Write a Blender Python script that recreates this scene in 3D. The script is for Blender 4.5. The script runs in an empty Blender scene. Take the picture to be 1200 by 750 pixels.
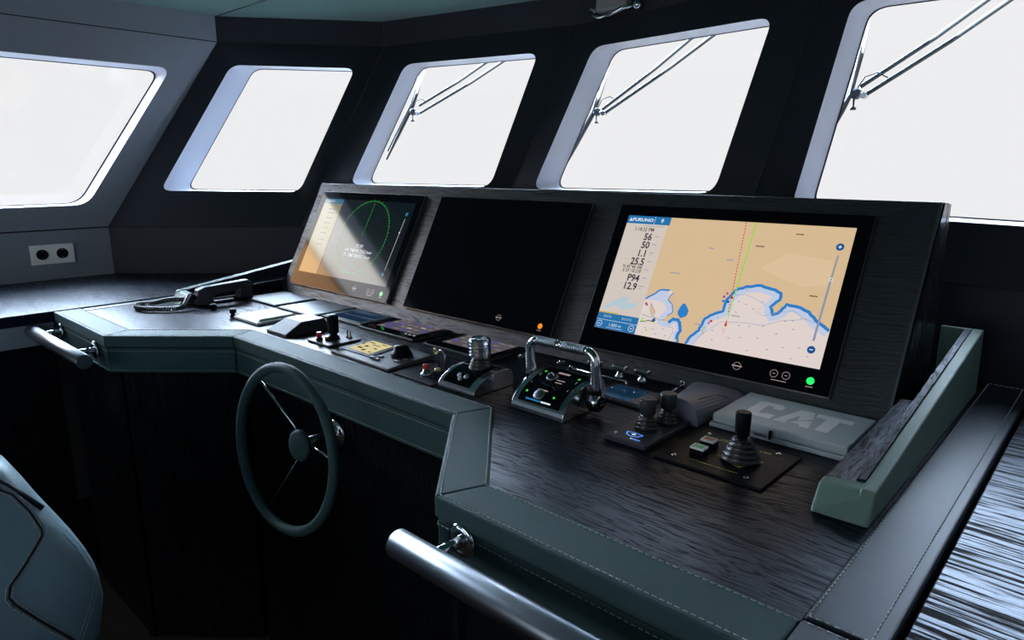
import bpy, math, random
from mathutils import Vector, Matrix
random.seed(7)
V = Vector
scene = bpy.context.scene
COL = scene.collection
R = math.radians

# ------------------------------------------------------------------ camera, sky, sun, exposure
YAW = R(42.6); PITCH = math.atan(180.5/802)
cd = bpy.data.cameras.new('camera'); cam = bpy.data.objects.new('camera', cd); COL.objects.link(cam)
cam.location = (0, 0, 1.447); cam.rotation_euler = (math.pi/2-PITCH, 0, YAW)
cd.sensor_width = 36; cd.lens = 36*802/1200; cd.clip_start = 0.02
scene.camera = cam
w = bpy.data.worlds.new('overcast_sky'); scene.world = w; w.use_nodes = True
bg = w.node_tree.nodes['Background']; bg.inputs[0].default_value = (.985, .985, 1.0, 1); bg.inputs[1].default_value = .90
scene.view_settings.view_transform = 'Standard'; scene.view_settings.look = 'None'
scene.view_settings.gamma = 1; scene.view_settings.use_curve_mapping = False
scene.view_settings.exposure = 0.0
# bright overcast from the port bow: a very wide soft sun behind thin cloud
dl = bpy.data.lights.new('veiled_daylight', 'SUN'); dl.energy = 32; dl.angle = R(84); dl.color = (.64, .80, 1)
dlo = bpy.data.objects.new('veiled_daylight', dl); COL.objects.link(dlo)
dlo.rotation_euler = V((.58, -.60, -.58)).to_track_quat('-Z', 'Y').to_euler()
pl_ = bpy.data.lights.new('port_fill_sun', 'SUN'); pl_.energy = 26; pl_.angle = R(62); pl_.color = (.66, .80, 1)  # second soft sun, added to brighten the port desk and monitor housing
plo = bpy.data.objects.new('port_fill_sun', pl_); COL.objects.link(plo)
plo.rotation_euler = V((.90, -.22, -.46)).to_track_quat('-Z', 'Y').to_euler()
sl = bpy.data.lights.new('shed_sun', 'SUN'); sl.energy = 75; sl.angle = R(2); sl.color = (1, .98, .96)  # extra sun, added only to light the quay shed for its mirror image
shed_sun = bpy.data.objects.new('shed_sun', sl); COL.objects.link(shed_sun)
shed_sun.rotation_euler = V((-.33, .10, -.94)).to_track_quat('-Z', 'Y').to_euler()
def area(name, loc, to, sx, sy, power, col=(1, 1, 1)):
    l = bpy.data.lights.new(name, 'AREA'); l.shape = 'RECTANGLE'; l.size = sx; l.size_y = sy; l.energy = power; l.color = col
    o = bpy.data.objects.new(name, l); COL.objects.link(o); o.location = loc
    o.rotation_euler = (V(to)-V(loc)).to_track_quat('-Z', 'Y').to_euler(); return o
area('aft_fill_light', (-1.3, -2.85, 1.35), (-1.3, 0, 1.2), 2.6, 1.2, 20, (.80, .90, 1))  # added area lamp inside the aft opening, fills the cabin from behind

# ------------------------------------------------------------------ materials
def mat(name, col, rough=.5, metal=0, spec=.5, coat=0, bump=None, emit=None, estr=0, sheen=0, tint=None, aniso=0):
    m = bpy.data.materials.new(name); m.use_nodes = True; nt = m.node_tree; b = nt.nodes['Principled BSDF']
    b.inputs['Base Color'].default_value = (*col, 1); b.inputs['Roughness'].default_value = rough
    b.inputs['Metallic'].default_value = metal; b.inputs['Specular IOR Level'].default_value = spec
    b.inputs['Coat Weight'].default_value = coat; b.inputs['Coat Roughness'].default_value = .05
    if tint: b.inputs['Specular Tint'].default_value = (*tint, 1)
    if sheen: b.inputs['Sheen Weight'].default_value = sheen
    if aniso: b.inputs['Anisotropic'].default_value = aniso
    if emit: b.inputs['Emission Color'].default_value = (*emit, 1); b.inputs['Emission Strength'].default_value = estr
    if bump:
        sc, st, vary = bump
        tc = nt.nodes.new('ShaderNodeTexCoord'); n = nt.nodes.new('ShaderNodeTexNoise'); n.inputs['Scale'].default_value = sc; n.inputs['Detail'].default_value = 6
        nt.links.new(tc.outputs['Object'], n.inputs['Vector'])
        bp = nt.nodes.new('ShaderNodeBump'); bp.inputs['Strength'].default_value = st; bp.inputs['Distance'].default_value = .001
        nt.links.new(n.outputs['Fac'], bp.inputs['Height']); nt.links.new(bp.outputs['Normal'], b.inputs['Normal'])
        if vary:
            n2 = nt.nodes.new('ShaderNodeTexNoise'); n2.inputs['Scale'].default_value = sc*.04+1; n2.inputs['Detail'].default_value = 4
            nt.links.new(tc.outputs['Object'], n2.inputs['Vector'])
            mx = nt.nodes.new('ShaderNodeMix'); mx.data_type = 'RGBA'
            mx.inputs[6].default_value = (*[c*(1-vary) for c in col], 1); mx.inputs[7].default_value = (*[min(1, c*(1+vary)) for c in col], 1)
            nt.links.new(n2.outputs['Fac'], mx.inputs[0]); nt.links.new(mx.outputs[2], b.inputs['Base Color'])
    return m

def wood(name, axis='X', col=(.009, .011, .015), pore=(.003, .0035, .005), rough=.30, spec=.75, coarse=1.0, tint=(.50, .68, 1), depth=1.0, wobble=1.0, ramp=(.36, .54), pspec=.25):
    """black-stained open-pored oak: long pores along one axis, wavy figure"""
    m = bpy.data.materials.new(name); m.use_nodes = True; nt = m.node_tree; b = nt.nodes['Principled BSDF']; L = nt.links
    tc = nt.nodes.new('ShaderNodeTexCoord')
    wob = nt.nodes.new('ShaderNodeTexNoise'); wob.inputs['Scale'].default_value = 5*coarse; wob.inputs['Detail'].default_value = 2
    L.new(tc.outputs['Object'], wob.inputs['Vector'])
    ad = nt.nodes.new('ShaderNodeVectorMath'); ad.operation = 'MULTIPLY_ADD'
    ad.inputs[1].default_value = (.045*wobble, .07*wobble, .07*wobble); L.new(wob.outputs['Color'], ad.inputs[0]); L.new(tc.outputs['Object'], ad.inputs[2])
    mp = nt.nodes.new('ShaderNodeMapping'); s = [55*coarse, 75*coarse, 75*coarse]
    lo = 2.6*coarse
    s = {'X': (lo*3.2, 230*coarse, 230*coarse), 'Y': (230*coarse, lo*3.2, 230*coarse), 'Z': (230*coarse, 230*coarse, lo*3.2)}[axis]
    mp.inputs['Scale'].default_value = s; L.new(ad.outputs[0], mp.inputs['Vector'])
    n = nt.nodes.new('ShaderNodeTexNoise'); n.inputs['Scale'].default_value = 1; n.inputs['Detail'].default_value = 5; n.inputs['Roughness'].default_value = .62
    L.new(mp.outputs[0], n.inputs['Vector'])
    cr = nt.nodes.new('ShaderNodeValToRGB'); cr.color_ramp.elements[0].position = ramp[0]; cr.color_ramp.elements[1].position = ramp[1]
    L.new(n.outputs['Fac'], cr.inputs['Fac'])
    mx = nt.nodes.new('ShaderNodeMix'); mx.data_type = 'RGBA'; mx.inputs[6].default_value = (*pore, 1); mx.inputs[7].default_value = (*col, 1)
    L.new(cr.outputs['Color'], mx.inputs[0]); L.new(mx.outputs[2], b.inputs['Base Color'])
    sm = nt.nodes.new('ShaderNodeMath'); sm.operation = 'MULTIPLY_ADD'; sm.inputs[1].default_value = spec*(1-pspec); sm.inputs[2].default_value = spec*pspec
    L.new(cr.outputs['Color'], sm.inputs[0]); L.new(sm.outputs[0], b.inputs['Specular IOR Level'])
    b.inputs['Specular Tint'].default_value = (*tint, 1)
    rm = nt.nodes.new('ShaderNodeMath'); rm.operation = 'MULTIPLY_ADD'; rm.inputs[1].default_value = -.25; rm.inputs[2].default_value = rough+.25
    L.new(cr.outputs['Color'], rm.inputs[0]); L.new(rm.outputs[0], b.inputs['Roughness'])
    bp = nt.nodes.new('ShaderNodeBump'); bp.inputs['Strength'].default_value = .5*depth; bp.inputs['Distance'].default_value = .0012
    L.new(n.outputs['Fac'], bp.inputs['Height']); L.new(bp.outputs['Normal'], b.inputs['Normal'])
    return m

M = {}
M['wood'] = wood('black_oak_x', 'X', spec=.26, rough=.28, depth=.7, col=(.005, .008, .015))
M['woody'] = wood('black_oak_y', 'Y')
M['woodz'] = wood('black_oak_z', 'Z', col=(.004, .0045, .005), pore=(.002, .002, .0025), rough=.55, spec=.12)
M['woodpanel'] = wood('black_oak_panel', 'X', rough=.42, spec=1.0, coarse=.9, depth=1.2, pspec=.7, tint=(.85, .93, 1))
M['green'] = mat('green_leather', (.034, .070, .070), .62, spec=.22, bump=(900, .25, .12), tint=(.8, .95, 1))
M['greenlight'] = mat('sage_green_leather', (.12, .20, .165), .5, spec=.4, bump=(900, .25, .1))
M['blue'] = mat('midnight_leather', (.018, .024, .036), .42, spec=.34, bump=(1200, .2, .15), tint=(.75, .85, 1))
M['chairleather'] = mat('petrol_leather', (.18, .29, .335), .4, spec=.8, bump=(260, .35, .2), tint=(.8, .93, 1))
M['stitch'] = mat('pale_thread', (.40, .43, .42), .7)
M['wallport'] = mat('slate_wall_leather', (.22, .235, .265), .6, bump=(700, .2, .05), spec=.25)
M['wall'] = mat('black_wall_leather', (.019, .022, .029), .5, spec=.2, bump=(700, .2, .1))
M['gap'] = mat('shadow_gap', (.004, .004, .005), .8)
M['reveal'] = mat('pale_window_paint', (.52, .555, .64), .6, spec=.15, bump=(60, .05, 0))
M['gasket'] = mat('rubber_gasket', (.03, .035, .045), .6)
M['suede'] = mat('green_suede_headliner', (.022, .135, .115), .95, spec=.1, bump=(35, .3, .5), sheen=.3)
M['floor'] = mat('floor_carpet', (.05, .042, .036), .95, spec=.1, bump=(900, .5, .3))
M['black'] = mat('black_plastic', (.006, .007, .010), .38, spec=.10, tint=(.6, .75, 1), bump=(1500, .1, 0))
M['rubber'] = mat('black_rubber', (.014, .015, .018), .36, spec=.55, bump=(1200, .1, 0))
M['darkgrey'] = mat('dark_grey_plastic', (.030, .034, .043), .45, bump=(1500, .1, 0))
M['phone'] = mat('charcoal_phone_plastic', (.045, .05, .062), .38, bump=(1500, .1, 0))
M['hood'] = mat('blue_grey_plastic', (.15, .165, .215), .4, bump=(1500, .1, 0))
M['catgrey'] = mat('light_grey_plastic', (.50, .57, .60), .38, bump=(1500, .05, 0))
M['white'] = mat('white_plastic', (.55, .56, .54), .45, bump=(1500, .05, 0))
M['letter'] = mat('white_lettering', (.97, .97, .98), .5, bump=(500, .02, 0))
M['glassblack'] = mat('black_screen_glass', (.003, .004, .006), .06, spec=.15, coat=0, tint=(.7, .8, 1), bump=(3, .002, 0))
M['screenoff'] = mat('dark_touch_glass', (.012, .018, .027), .34, spec=.8, coat=0, bump=(3, .002, 0), tint=(.75, .88, 1))
M['chrome'] = mat('polished_chrome', (.72, .73, .76), .12, metal=1, bump=(40, .02, 0))
M['steel'] = mat('brushed_steel', (.20, .225, .255), .36, metal=1, bump=(400, .015, .05), aniso=.4)
M['castmetal'] = mat('polished_cast_metal', (.52, .54, .58), .2, metal=1, bump=(60, .03, 0))
M['darksteel'] = mat('dark_rim_metal', (.24, .24, .26), .35, metal=1, bump=(400, .05, 0))
M['brass'] = mat('brass', (.65, .48, .2), .3, metal=1, bump=(400, .05, 0))
M['red'] = mat('red_button_plastic', (.55, .015, .03), .35, bump=(400, .02, 0))
M['greenbtn'] = mat('green_button_plastic', (.06, .55, .24), .35, bump=(400, .02, 0))
M['redbtn'] = mat('coral_button_plastic', (.62, .12, .10), .35, bump=(400, .02, 0))
M['yellow'] = mat('yellow_marking', (.90, .74, .24), .5, bump=(400, .02, 0))
M['socket'] = mat('socket_ivory', (.88, .86, .80), .45, bump=(400, .02, 0))
M['wiper'] = mat('wiper_painted_steel', (.10, .12, .14), .4, metal=.6, bump=(400, .02, 0))
M['wiperblk'] = mat('wiper_blade_rubber', (.03, .035, .04), .5, bump=(400, .02, 0))
M['bulb'] = mat('grey_lamp_glass', (.22, .21, .20), .3, coat=.5, bump=(40, .02, 0))
M['timber'] = mat('orange_timber_cladding', (.85, .42, .17), .7, bump=(3, .2, .25))
M['shedwhite'] = mat('white_shed_panel', (.9, .88, .85), .7, bump=(3, .2, .05))
M['water'] = mat('harbour_water', (.10, .14, .16), .2, bump=(2, .3, .1))
M['deck'] = mat('grey_deck_paint', (.35, .36, .38), .7, bump=(30, .2, .1))
def em(name, col, s=1.0, gloss=.08):
    return mat(name, tuple(c*.05 for c in col), gloss, emit=col, estr=s, bump=(3, .002, 0), spec=.5, coat=0)
def srgb(r, g, b): return tuple((c/255/12.92 if c/255 < .04045 else ((c/255+.055)/1.055)**2.4) for c in (r, g, b))
E = {k: em('screen_'+k, srgb(*c), s) for k, c, s in [
    ('land', (212, 184, 146), 1), ('landlight', (217, 190, 154), 1), ('sea', (222, 208, 203), 1), ('blue', (45, 125, 196), 1), ('pale', (190, 200, 224), 1),
    ('panel', (208, 196, 187), 1), ('header', (38, 112, 168), 1), ('ink', (50, 50, 56), 1), ('grey', (150, 148, 150), 1), ('yellowbar', (200, 172, 60), 1),
    ('red', (205, 50, 40), 1), ('green', (140, 215, 50), 1), ('violet', (140, 145, 180), 1), ('magenta', (170, 80, 140), 1), ('navy', (30, 80, 140), 1),
    ('whitetxt', (215, 225, 235), 1), ('paleblue', (178, 198, 208), 1), ('slider', (140, 146, 165), 1),
    ('radbg', (12, 20, 26), 1), ('radring', (18, 60, 34), 1), ('radgreen', (50, 150, 55), 1), ('radtan', (118, 110, 76), 1), ('radhdr', (35, 95, 120), 1), ('radtxt', (170, 165, 155), 1),
    ('pgreen', (40, 235, 110), 1.2), ('porange', (240, 140, 40), 1.1), ('amber', (214, 200, 148), 1), ('logo', (170, 150, 150), .8),
    ('mfdbrown', (84, 78, 84), 1), ('mfdpurple', (74, 72, 122), 1), ('mfdbrown2', (132, 122, 112), 1), ('mfdwhite', (190, 195, 200), 1), ('dimblue', (14, 40, 62), 1), ('led', (70, 220, 80), 1), ('glowblue', (70, 140, 240), 1.4), ('offscr', (8, 10, 12), 1)]}
def glass_mat():
    m = bpy.data.materials.new('clear_window_glass'); m.use_nodes = True; nt = m.node_tree; nt.nodes.clear(); L = nt.links
    o = nt.nodes.new('ShaderNodeOutputMaterial'); t = nt.nodes.new('ShaderNodeBsdfTransparent'); g = nt.nodes.new('ShaderNodeBsdfGlossy')
    g.inputs['Roughness'].default_value = .02; lw = nt.nodes.new('ShaderNodeLayerWeight'); lw.inputs['Blend'].default_value = .5
    pw = nt.nodes.new('ShaderNodeMath'); pw.operation = 'POWER'; pw.inputs[1].default_value = 5; L.new(lw.outputs['Facing'], pw.inputs[0])
    f = nt.nodes.new('ShaderNodeMath'); f.operation = 'MULTIPLY_ADD'; f.inputs[1].default_value = .8; f.inputs[2].default_value = .035; L.new(pw.outputs[0], f.inputs[0])
    mx = nt.nodes.new('ShaderNodeMixShader'); L.new(f.outputs[0], mx.inputs[0]); L.new(t.outputs[0], mx.inputs[1]); L.new(g.outputs[0], mx.inputs[2]); L.new(mx.outputs[0], o.inputs[0])
    t.inputs[0].default_value = (.985, .99, .99, 1)
    return m
M['glass'] = glass_mat()

# ------------------------------------------------------------------ mesh builder
class MB:
    def __init__(s): s.v = []; s.f = []; s.m = []; s.sm = []; s.mats = []
    def mi(s, m):
        if m not in s.mats: s.mats.append(m)
        return s.mats.index(m)
    def add(s, vs, fs, m, smooth=False):
        k = len(s.v); i = s.mi(m); s.v += [V(p) for p in vs]
        for f in fs: s.f.append([k+a for a in f]); s.m.append(i); s.sm.append(smooth)
        return s
    def hull8(s, b, t, m):
        n = len(b); fs = [list(range(n))[::-1], list(range(n, 2*n))]+[[i, (i+1) % n, n+(i+1) % n, n+i] for i in range(n)]
        return s.add(list(b)+list(t), fs, m)
    def box(s, x0, x1, y0, y1, z0, z1, m, X=None):
        b = [(x0, y0, z0), (x1, y0, z0), (x1, y1, z0), (x0, y1, z0)]; t = [(x0, y0, z1), (x1, y0, z1), (x1, y1, z1), (x0, y1, z1)]
        if X is not None: b = [X@V(p) for p in b]; t = [X@V(p) for p in t]
        return s.hull8(b, t, m)
    def prism(s, pts, ext, m):
        e = V(ext); return s.hull8([V(p) for p in pts], [V(p)+e for p in pts], m)
    def poly(s, pts, m, X=None):
        p = [V(q) for q in pts]
        if X is not None: p = [X@q for q in p]
        return s.add(p, [list(range(len(p)))], m)
    def ring(s, c, ax, r, n):
        ax = V(ax).normalized(); u = ax.orthogonal().normalized() if abs(ax.z) < .99 else V((1, 0, 0)); u = (u-ax*u.dot(ax)).normalized(); w_ = ax.cross(u)
        return [V(c)+u*(r*math.cos(2*math.pi*i/n))+w_*(r*math.sin(2*math.pi*i/n)) for i in range(n)]
    def lathe(s, c, ax, prof, m, n=24, smooth=True):
        """prof: (distance along axis, radius)"""
        ax = V(ax).normalized(); vs = []; 
        for h, r in prof: vs += s.ring(V(c)+ax*h, ax, max(r, 1e-5), n)
        fs = [[j*n+i, j*n+(i+1) % n, (j+1)*n+(i+1) % n, (j+1)*n+i] for j in range(len(prof)-1) for i in range(n)]
        k = len(prof)-1; s.add(vs, fs, m, smooth); kk = len(s.v)-len(vs)
        i_ = s.mi(m)
        for cap in (list(range(n))[::-1], [k*n+i for i in range(n)]): s.f.append([kk+a for a in cap]); s.m.append(i_); s.sm.append(False)
        return s
    def cyl(s, a, b, r, m, n=20, r1=None):
        a = V(a); b = V(b); return s.lathe(a, b-a, [(0, r), ((b-a).length, r if r1 is None else r1)], m, n)
    def tube(s, path, r, m, n=8, closed=False, up=(0, 0, 1), sy=1.0):
        P = [V(p) for p in path]; N = len(P); vs = []; rr = r if isinstance(r, (list, tuple)) else [r]*N
        for i, p in enumerate(P):
            if closed: t = (P[(i+1) % N]-P[i-1])
            else: t = P[min(i+1, N-1)]-P[max(i-1, 0)]
            t = t.normalized(); u = V(up)-t*V(up).dot(t)
            if u.length < 1e-3: u = t.orthogonal()
            u.normalize(); q = t.cross(u)
            vs += [p+u*(rr[i]*sy*math.cos(2*math.pi*k/n))+q*(rr[i]*math.sin(2*math.pi*k/n)) for k in range(n)]
        fs = []
        for j in range(N if closed else N-1):
            for k in range(n): fs.append([j*n+k, j*n+(k+1) % n, ((j+1) % N)*n+(k+1) % n, ((j+1) % N)*n+k])
        s.add(vs, fs, m, True)
        if not closed:
            kk = len(s.v)-len(vs); i_ = s.mi(m)
            for cap in (list(range(n)), [(N-1)*n+k for k in range(n)][::-1]): s.f.append([kk+a for a in cap]); s.m.append(i_); s.sm.append(False)
        return s
    def sphere(s, c, r, m, n=16, sz=1.0):
        c = V(c); return s.lathe(c-V((0, 0, r*sz)), (0, 0, 1), [(r*sz*(1-math.cos(math.pi*j/10)), r*math.sin(math.pi*j/10)) for j in range(11)], m, n)
    def text(s, string, size, m, X, ax='CENTER', ay='CENTER', ext=0.0, shear=0, bold=0, sx=1.0):
        c = bpy.data.curves.new('t', 'FONT'); c.body = string; c.size = size; c.align_x = ax; c.align_y = ay; c.extrude = ext; c.resolution_u = 2
        c.shear = shear; c.offset = bold
        o = bpy.data.objects.new('t', c); COL.objects.link(o); dg = bpy.context.evaluated_depsgraph_get(); me = o.evaluated_get(dg).to_mesh()
        vs = [X@V((v.co.x*sx, v.co.y, v.co.z)) for v in me.vertices]; fs = [list(p.vertices) for p in me.polygons]; s.add(vs, fs, m)
        o.evaluated_get(dg).to_mesh_clear(); bpy.data.objects.remove(o); bpy.data.curves.remove(c); return s
    def build(s, name, parent=None, bevel=0, seg=2, sub=0, smooth=False, solidify=0):
        me = bpy.data.meshes.new(name); off = V(parent.matrix_basis.translation) if parent else V((0, 0, 0))
        if parent and parent.get('_o') is not None: off = V(parent['_o'])
        me.from_pydata([p-off for p in s.v], [], s.f)
        for m in s.mats: me.materials.append(m)
        for i, p in enumerate(me.polygons): p.material_index = s.m[i]; p.use_smooth = s.sm[i] or smooth
        me.update(); o = bpy.data.objects.new(name, me); COL.objects.link(o)
        import bmesh
        bm = bmesh.new(); bm.from_mesh(me)
        if bevel or sub: bmesh.ops.remove_doubles(bm, verts=bm.verts, dist=1e-6)
        bmesh.ops.recalc_face_normals(bm, faces=bm.faces) if not getattr(s, 'flat', False) else None
        bm.to_mesh(me); bm.free()
        if parent: o.parent = parent; o['_o'] = tuple(off)
        if bevel:
            b = o.modifiers.new('bevel', 'BEVEL'); b.width = bevel; b.segments = seg; b.limit_method = 'ANGLE'; b.angle_limit = R(35); b.use_clamp_overlap = True
        if sub: b = o.modifiers.new('sub', 'SUBSURF'); b.levels = sub; b.render_levels = sub
        return o
def flat(): b = MB(); b.flat = True; return b
def tag(o, label=None, cat=None, group=None, kind=None):
    if label: o['label'] = label
    if cat: o['category'] = cat
    if group: o['group'] = group
    if kind: o['kind'] = kind
    return o
def thing(name, label, cat, loc, group=None):
    o = bpy.data.objects.new(name, None); COL.objects.link(o); o.location = loc; o.empty_display_size = .05
    return tag(o, label, cat, group)
def stitch(path, closed=False, r=.0009, dash=.006, gap=.0035, m=None, b=None):
    """dashed thread line lying on a surface"""
    b = b or MB(); P = [V(p) for p in path]; P = P+[P[0]] if closed else P
    for a, c in zip(P, P[1:]):
        L_ = (c-a).length; d = (c-a).normalized(); t = 0
        while t < L_-1e-4:
            e = min(t+dash, L_)
            if e-t > .001: b.tube([a+d*t, a+d*e], r, m or M['stitch'], 5)
            t += dash+gap
    return b
def rounded(pts, r, n=6):
    """round the corners of a planar polygon in space"""
    out = []; N = len(pts); pts = [V(p) for p in pts]
    for i in range(N):
        p = pts[i]; a = (pts[i-1]-p); c = (pts[(i+1) % N]-p); a_ = a.normalized(); c_ = c.normalized()
        d = min(r, a.length*.45, c.length*.45); q0 = p+a_*d; q1 = p+c_*d
        for k in range(n+1):
            t = k/n; out.append(q0*(1-t)**2+p*2*t*(1-t)+q1*t**2)
    return out

# ------------------------------------------------------------------ wheelhouse shell
ZK, ZT, ZC = 1.192, 1.99, 2.10
K = [(-3.314, -3), (-3.314, 1.014), (-2.702, 1.578), (-1.824, 1.87), (-.82, 1.785), (.20, 1.785), (.644, 1.10), (.644, -3)]
T = [(-3.2, -3), (-3.2, 1.516), (-2.743, 2.099), (-1.763, 2.30), (-.773, 2.20), (.24, 2.12), (.53, 1.6), (.53, -3)]
K3 = [V((x, y, ZK)) for x, y in K]; T3 = [V((x, y, ZT)) for x, y in T]
inside = V((-1.3, 0, 1.4))
def facet(i, outline, name, mt, reveal, knuckle_drop=True, glass=True, rad=.055):
    """sloping wall facet i with one rounded window opening; reveal = outward shift of the glass"""
    a, b_, c, d = K3[i], K3[i+1], T3[i+1], T3[i]
    cen = (a+b_+c+d)/4; n = (b_-a).cross(d-a)+(c-b_).cross(a-b_)*0; n = (c-a).cross(d-b_).normalized()
    if n.dot(inside-cen) < 0: n = -n
    ol = [V(p)-n*(V(p)-cen).dot(n) for p in outline]; o2 = rounded(ol, rad, 7)
    import bmesh
    bm = bmesh.new(); ov = [bm.verts.new(p) for p in (a, b_, c, d)]; iv = [bm.verts.new(p) for p in o2]
    es = [bm.edges.new((ov[k], ov[(k+1) % 4])) for k in range(4)]+[bm.edges.new((iv[k], iv[(k+1) % len(iv)])) for k in range(len(iv))]
    bmesh.ops.triangle_fill(bm, use_beauty=True, use_dissolve=False, edges=es, normal=n)
    B = MB(); bm.verts.index_update(); B.add([v.co.copy() for v in bm.verts], [[v.index for v in f.verts] for f in bm.faces], mt); bm.free()
    wall = B.build(name, smooth=True)
    tag(wall, kind='structure')
    s = V(reveal); N = len(o2); W = MB()
    W.add(list(o2)+[p+s for p in o2], [[k, (k+1) % N, N+(k+1) % N, N+k] for k in range(N)], M['reveal'], True)
    wi = W.build('window_%d' % (i+1)); tag(wi, kind='structure')
    c2 = sum(o2, V())/N
    q = [p+s*.985 for p in o2]; q2 = [c2+s*.985+(p-c2)*.988 for p in o2]
    g = MB(); g.add(q+q2, [[k, (k+1) % N, N+(k+1) % N, N+k] for k in range(N)], M['gasket']).build('gasket', wi)
    g = MB(); g.add([p+s for p in o2], [list(range(N))], M['glass']).build('glass_pane', wi)
    return n
def qd(a, b, c, d, m, name):
    o = MB().add([a, b, c, d], [[0, 1, 2, 3]], m).build(name); return tag(o, kind='structure')
H = .125
facet(0, [(-3.3, .02, 1.283), (-3.3, .942, 1.287), (-3.2, 1.31, 1.86), (-3.2, .02, 1.858)], 'wall_port', M['wallport'], (-.15, .01, 0))
facet(1, [(-3.184, 1.197, 1.342), (-2.774, 1.628, 1.336), (-2.774, 1.953, 1.885), (-3.158, 1.554, 1.892)], 'wall_port_bow', M['wall'], (-.035, .13, 0), rad=.045)
facet(2, [(-2.564, 1.75, 1.369), (-1.888, 1.926, 1.368), (-1.91, 2.235, 1.893), (-2.549, 2.065, 1.891)], 'wall_bow_left', M['wall'], (-.035, H, 0), rad=.05)
facet(3, [(-1.692, 1.952, 1.364), (-.938, 1.885, 1.37), (-.919, 2.161, 1.887), (-1.629, 2.228, 1.885)], 'wall_bow_middle', M['wall'], (.012, H, 0), rad=.05)
facet(4, [(-.705, 1.868, 1.33), (.08, 1.80, 1.327), (.10, 2.07, 1.886), (-.683, 2.134, 1.886)], 'wall_bow_right', M['wall'], (.01, H, 0), rad=.05)
facet(5, [(.27, 1.68, 1.34), (.55, 1.28, 1.34), (.48, 1.68, 1.885), (.30, 1.98, 1.885)], 'wall_starboard_bow', M['wall'], (.06, .075, 0))
tag(MB().add([K3[6], K3[7], T3[7], T3[6]], [[0, 1, 2, 3]], M['wallport']).build('wall_starboard'), kind='structure')
sides = ['port', 'port_bow', 'bow_left', 'bow_middle', 'bow_right', 'starboard_bow', 'starboard']
for i, sd in enumerate(sides):
    a, b_ = K3[i], K3[i+1]; lowz = lambda p: V((p.x, p.y, 0)); mt = M['wallport'] if sd in ('port', 'starboard') else M['wall']
    qd(lowz(a), lowz(b_), b_+V((0, 0, -.006)), a+V((0, 0, -.006)), mt, 'wall_lower_'+sd)
    c, d = T3[i+1], T3[i]
    nrm = V((-(b_-a).y, (b_-a).x, 0)).normalized()*.006
    if nrm.dot(inside-a) > 0: nrm = -nrm
    # joints between the clad panels
    J = MB(); J.add([a+V((0, 0, -.006)), b_+V((0, 0, -.006)), b_, a], [[0, 1, 2, 3]], M['gap'])
    J.add([d, c, c+V((0, 0, .004)), d+V((0, 0, .004))], [[0, 1, 2, 3]], M['gap']); tag(J.build('trim_'+sd), kind='structure')
    up = V((0, 0, 1)); qd(d+V((0, 0, .004)), c+V((0, 0, .004)), V((c.x, c.y, ZC)), V((d.x, d.y, ZC)), mt, 'trim_fascia_'+sd)
# vertical leather seams on the pillars and fascia joint lines
B = MB()
for i in (2, 3, 4):
    a = K3[i]; c = T3[i]; d = (inside-a).normalized()*.0015
    B.tube([a+d, c+d], .0012, M['gap'], 5)
    B.tube([c+d, V((c.x, c.y, ZC))+d], .0012, M['gap'], 5)
tag(B.build('trim_seams'), kind='structure')
B = MB(); B.add([V((x, y, ZC)) for x, y in T], [list(range(8))], M['suede'])
tag(B.build('ceiling'), kind='structure')
B = MB(); B.tube([(-3.2, 1.516, ZC-.001), (-2.4, 1.515, ZC-.001), (-1.0, 1.515, ZC-.001)], .0025, M['gap'], 5)
B.tube([(-1.0, 1.515, ZC-.001), (.53, 1.515, ZC-.001)], .0025, M['gap'], 5); tag(B.build('trim_ceiling_joint'), kind='structure')
B = MB(); B.box(-3.4, .75, -3.1, 2.4, -.05, 0, M['floor']); tag(B.build('floor'), kind='structure')
# aft bulkhead with an open doorway in its middle
B = MB(); B.box(-3.4, -2.7, -3.06, -3, 0, 2.1, M['wall']); B.box(0.1, .7, -3.06, -3, 0, 2.1, M['wall']); B.box(-2.7, .1, -3.06, -3, 1.98, 2.1, M['wall'])
B.box(-2.7, .1, -3.06, -3, 0, .6, M['wall'])
tag(B.build('wall_aft'), kind='structure')

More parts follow.
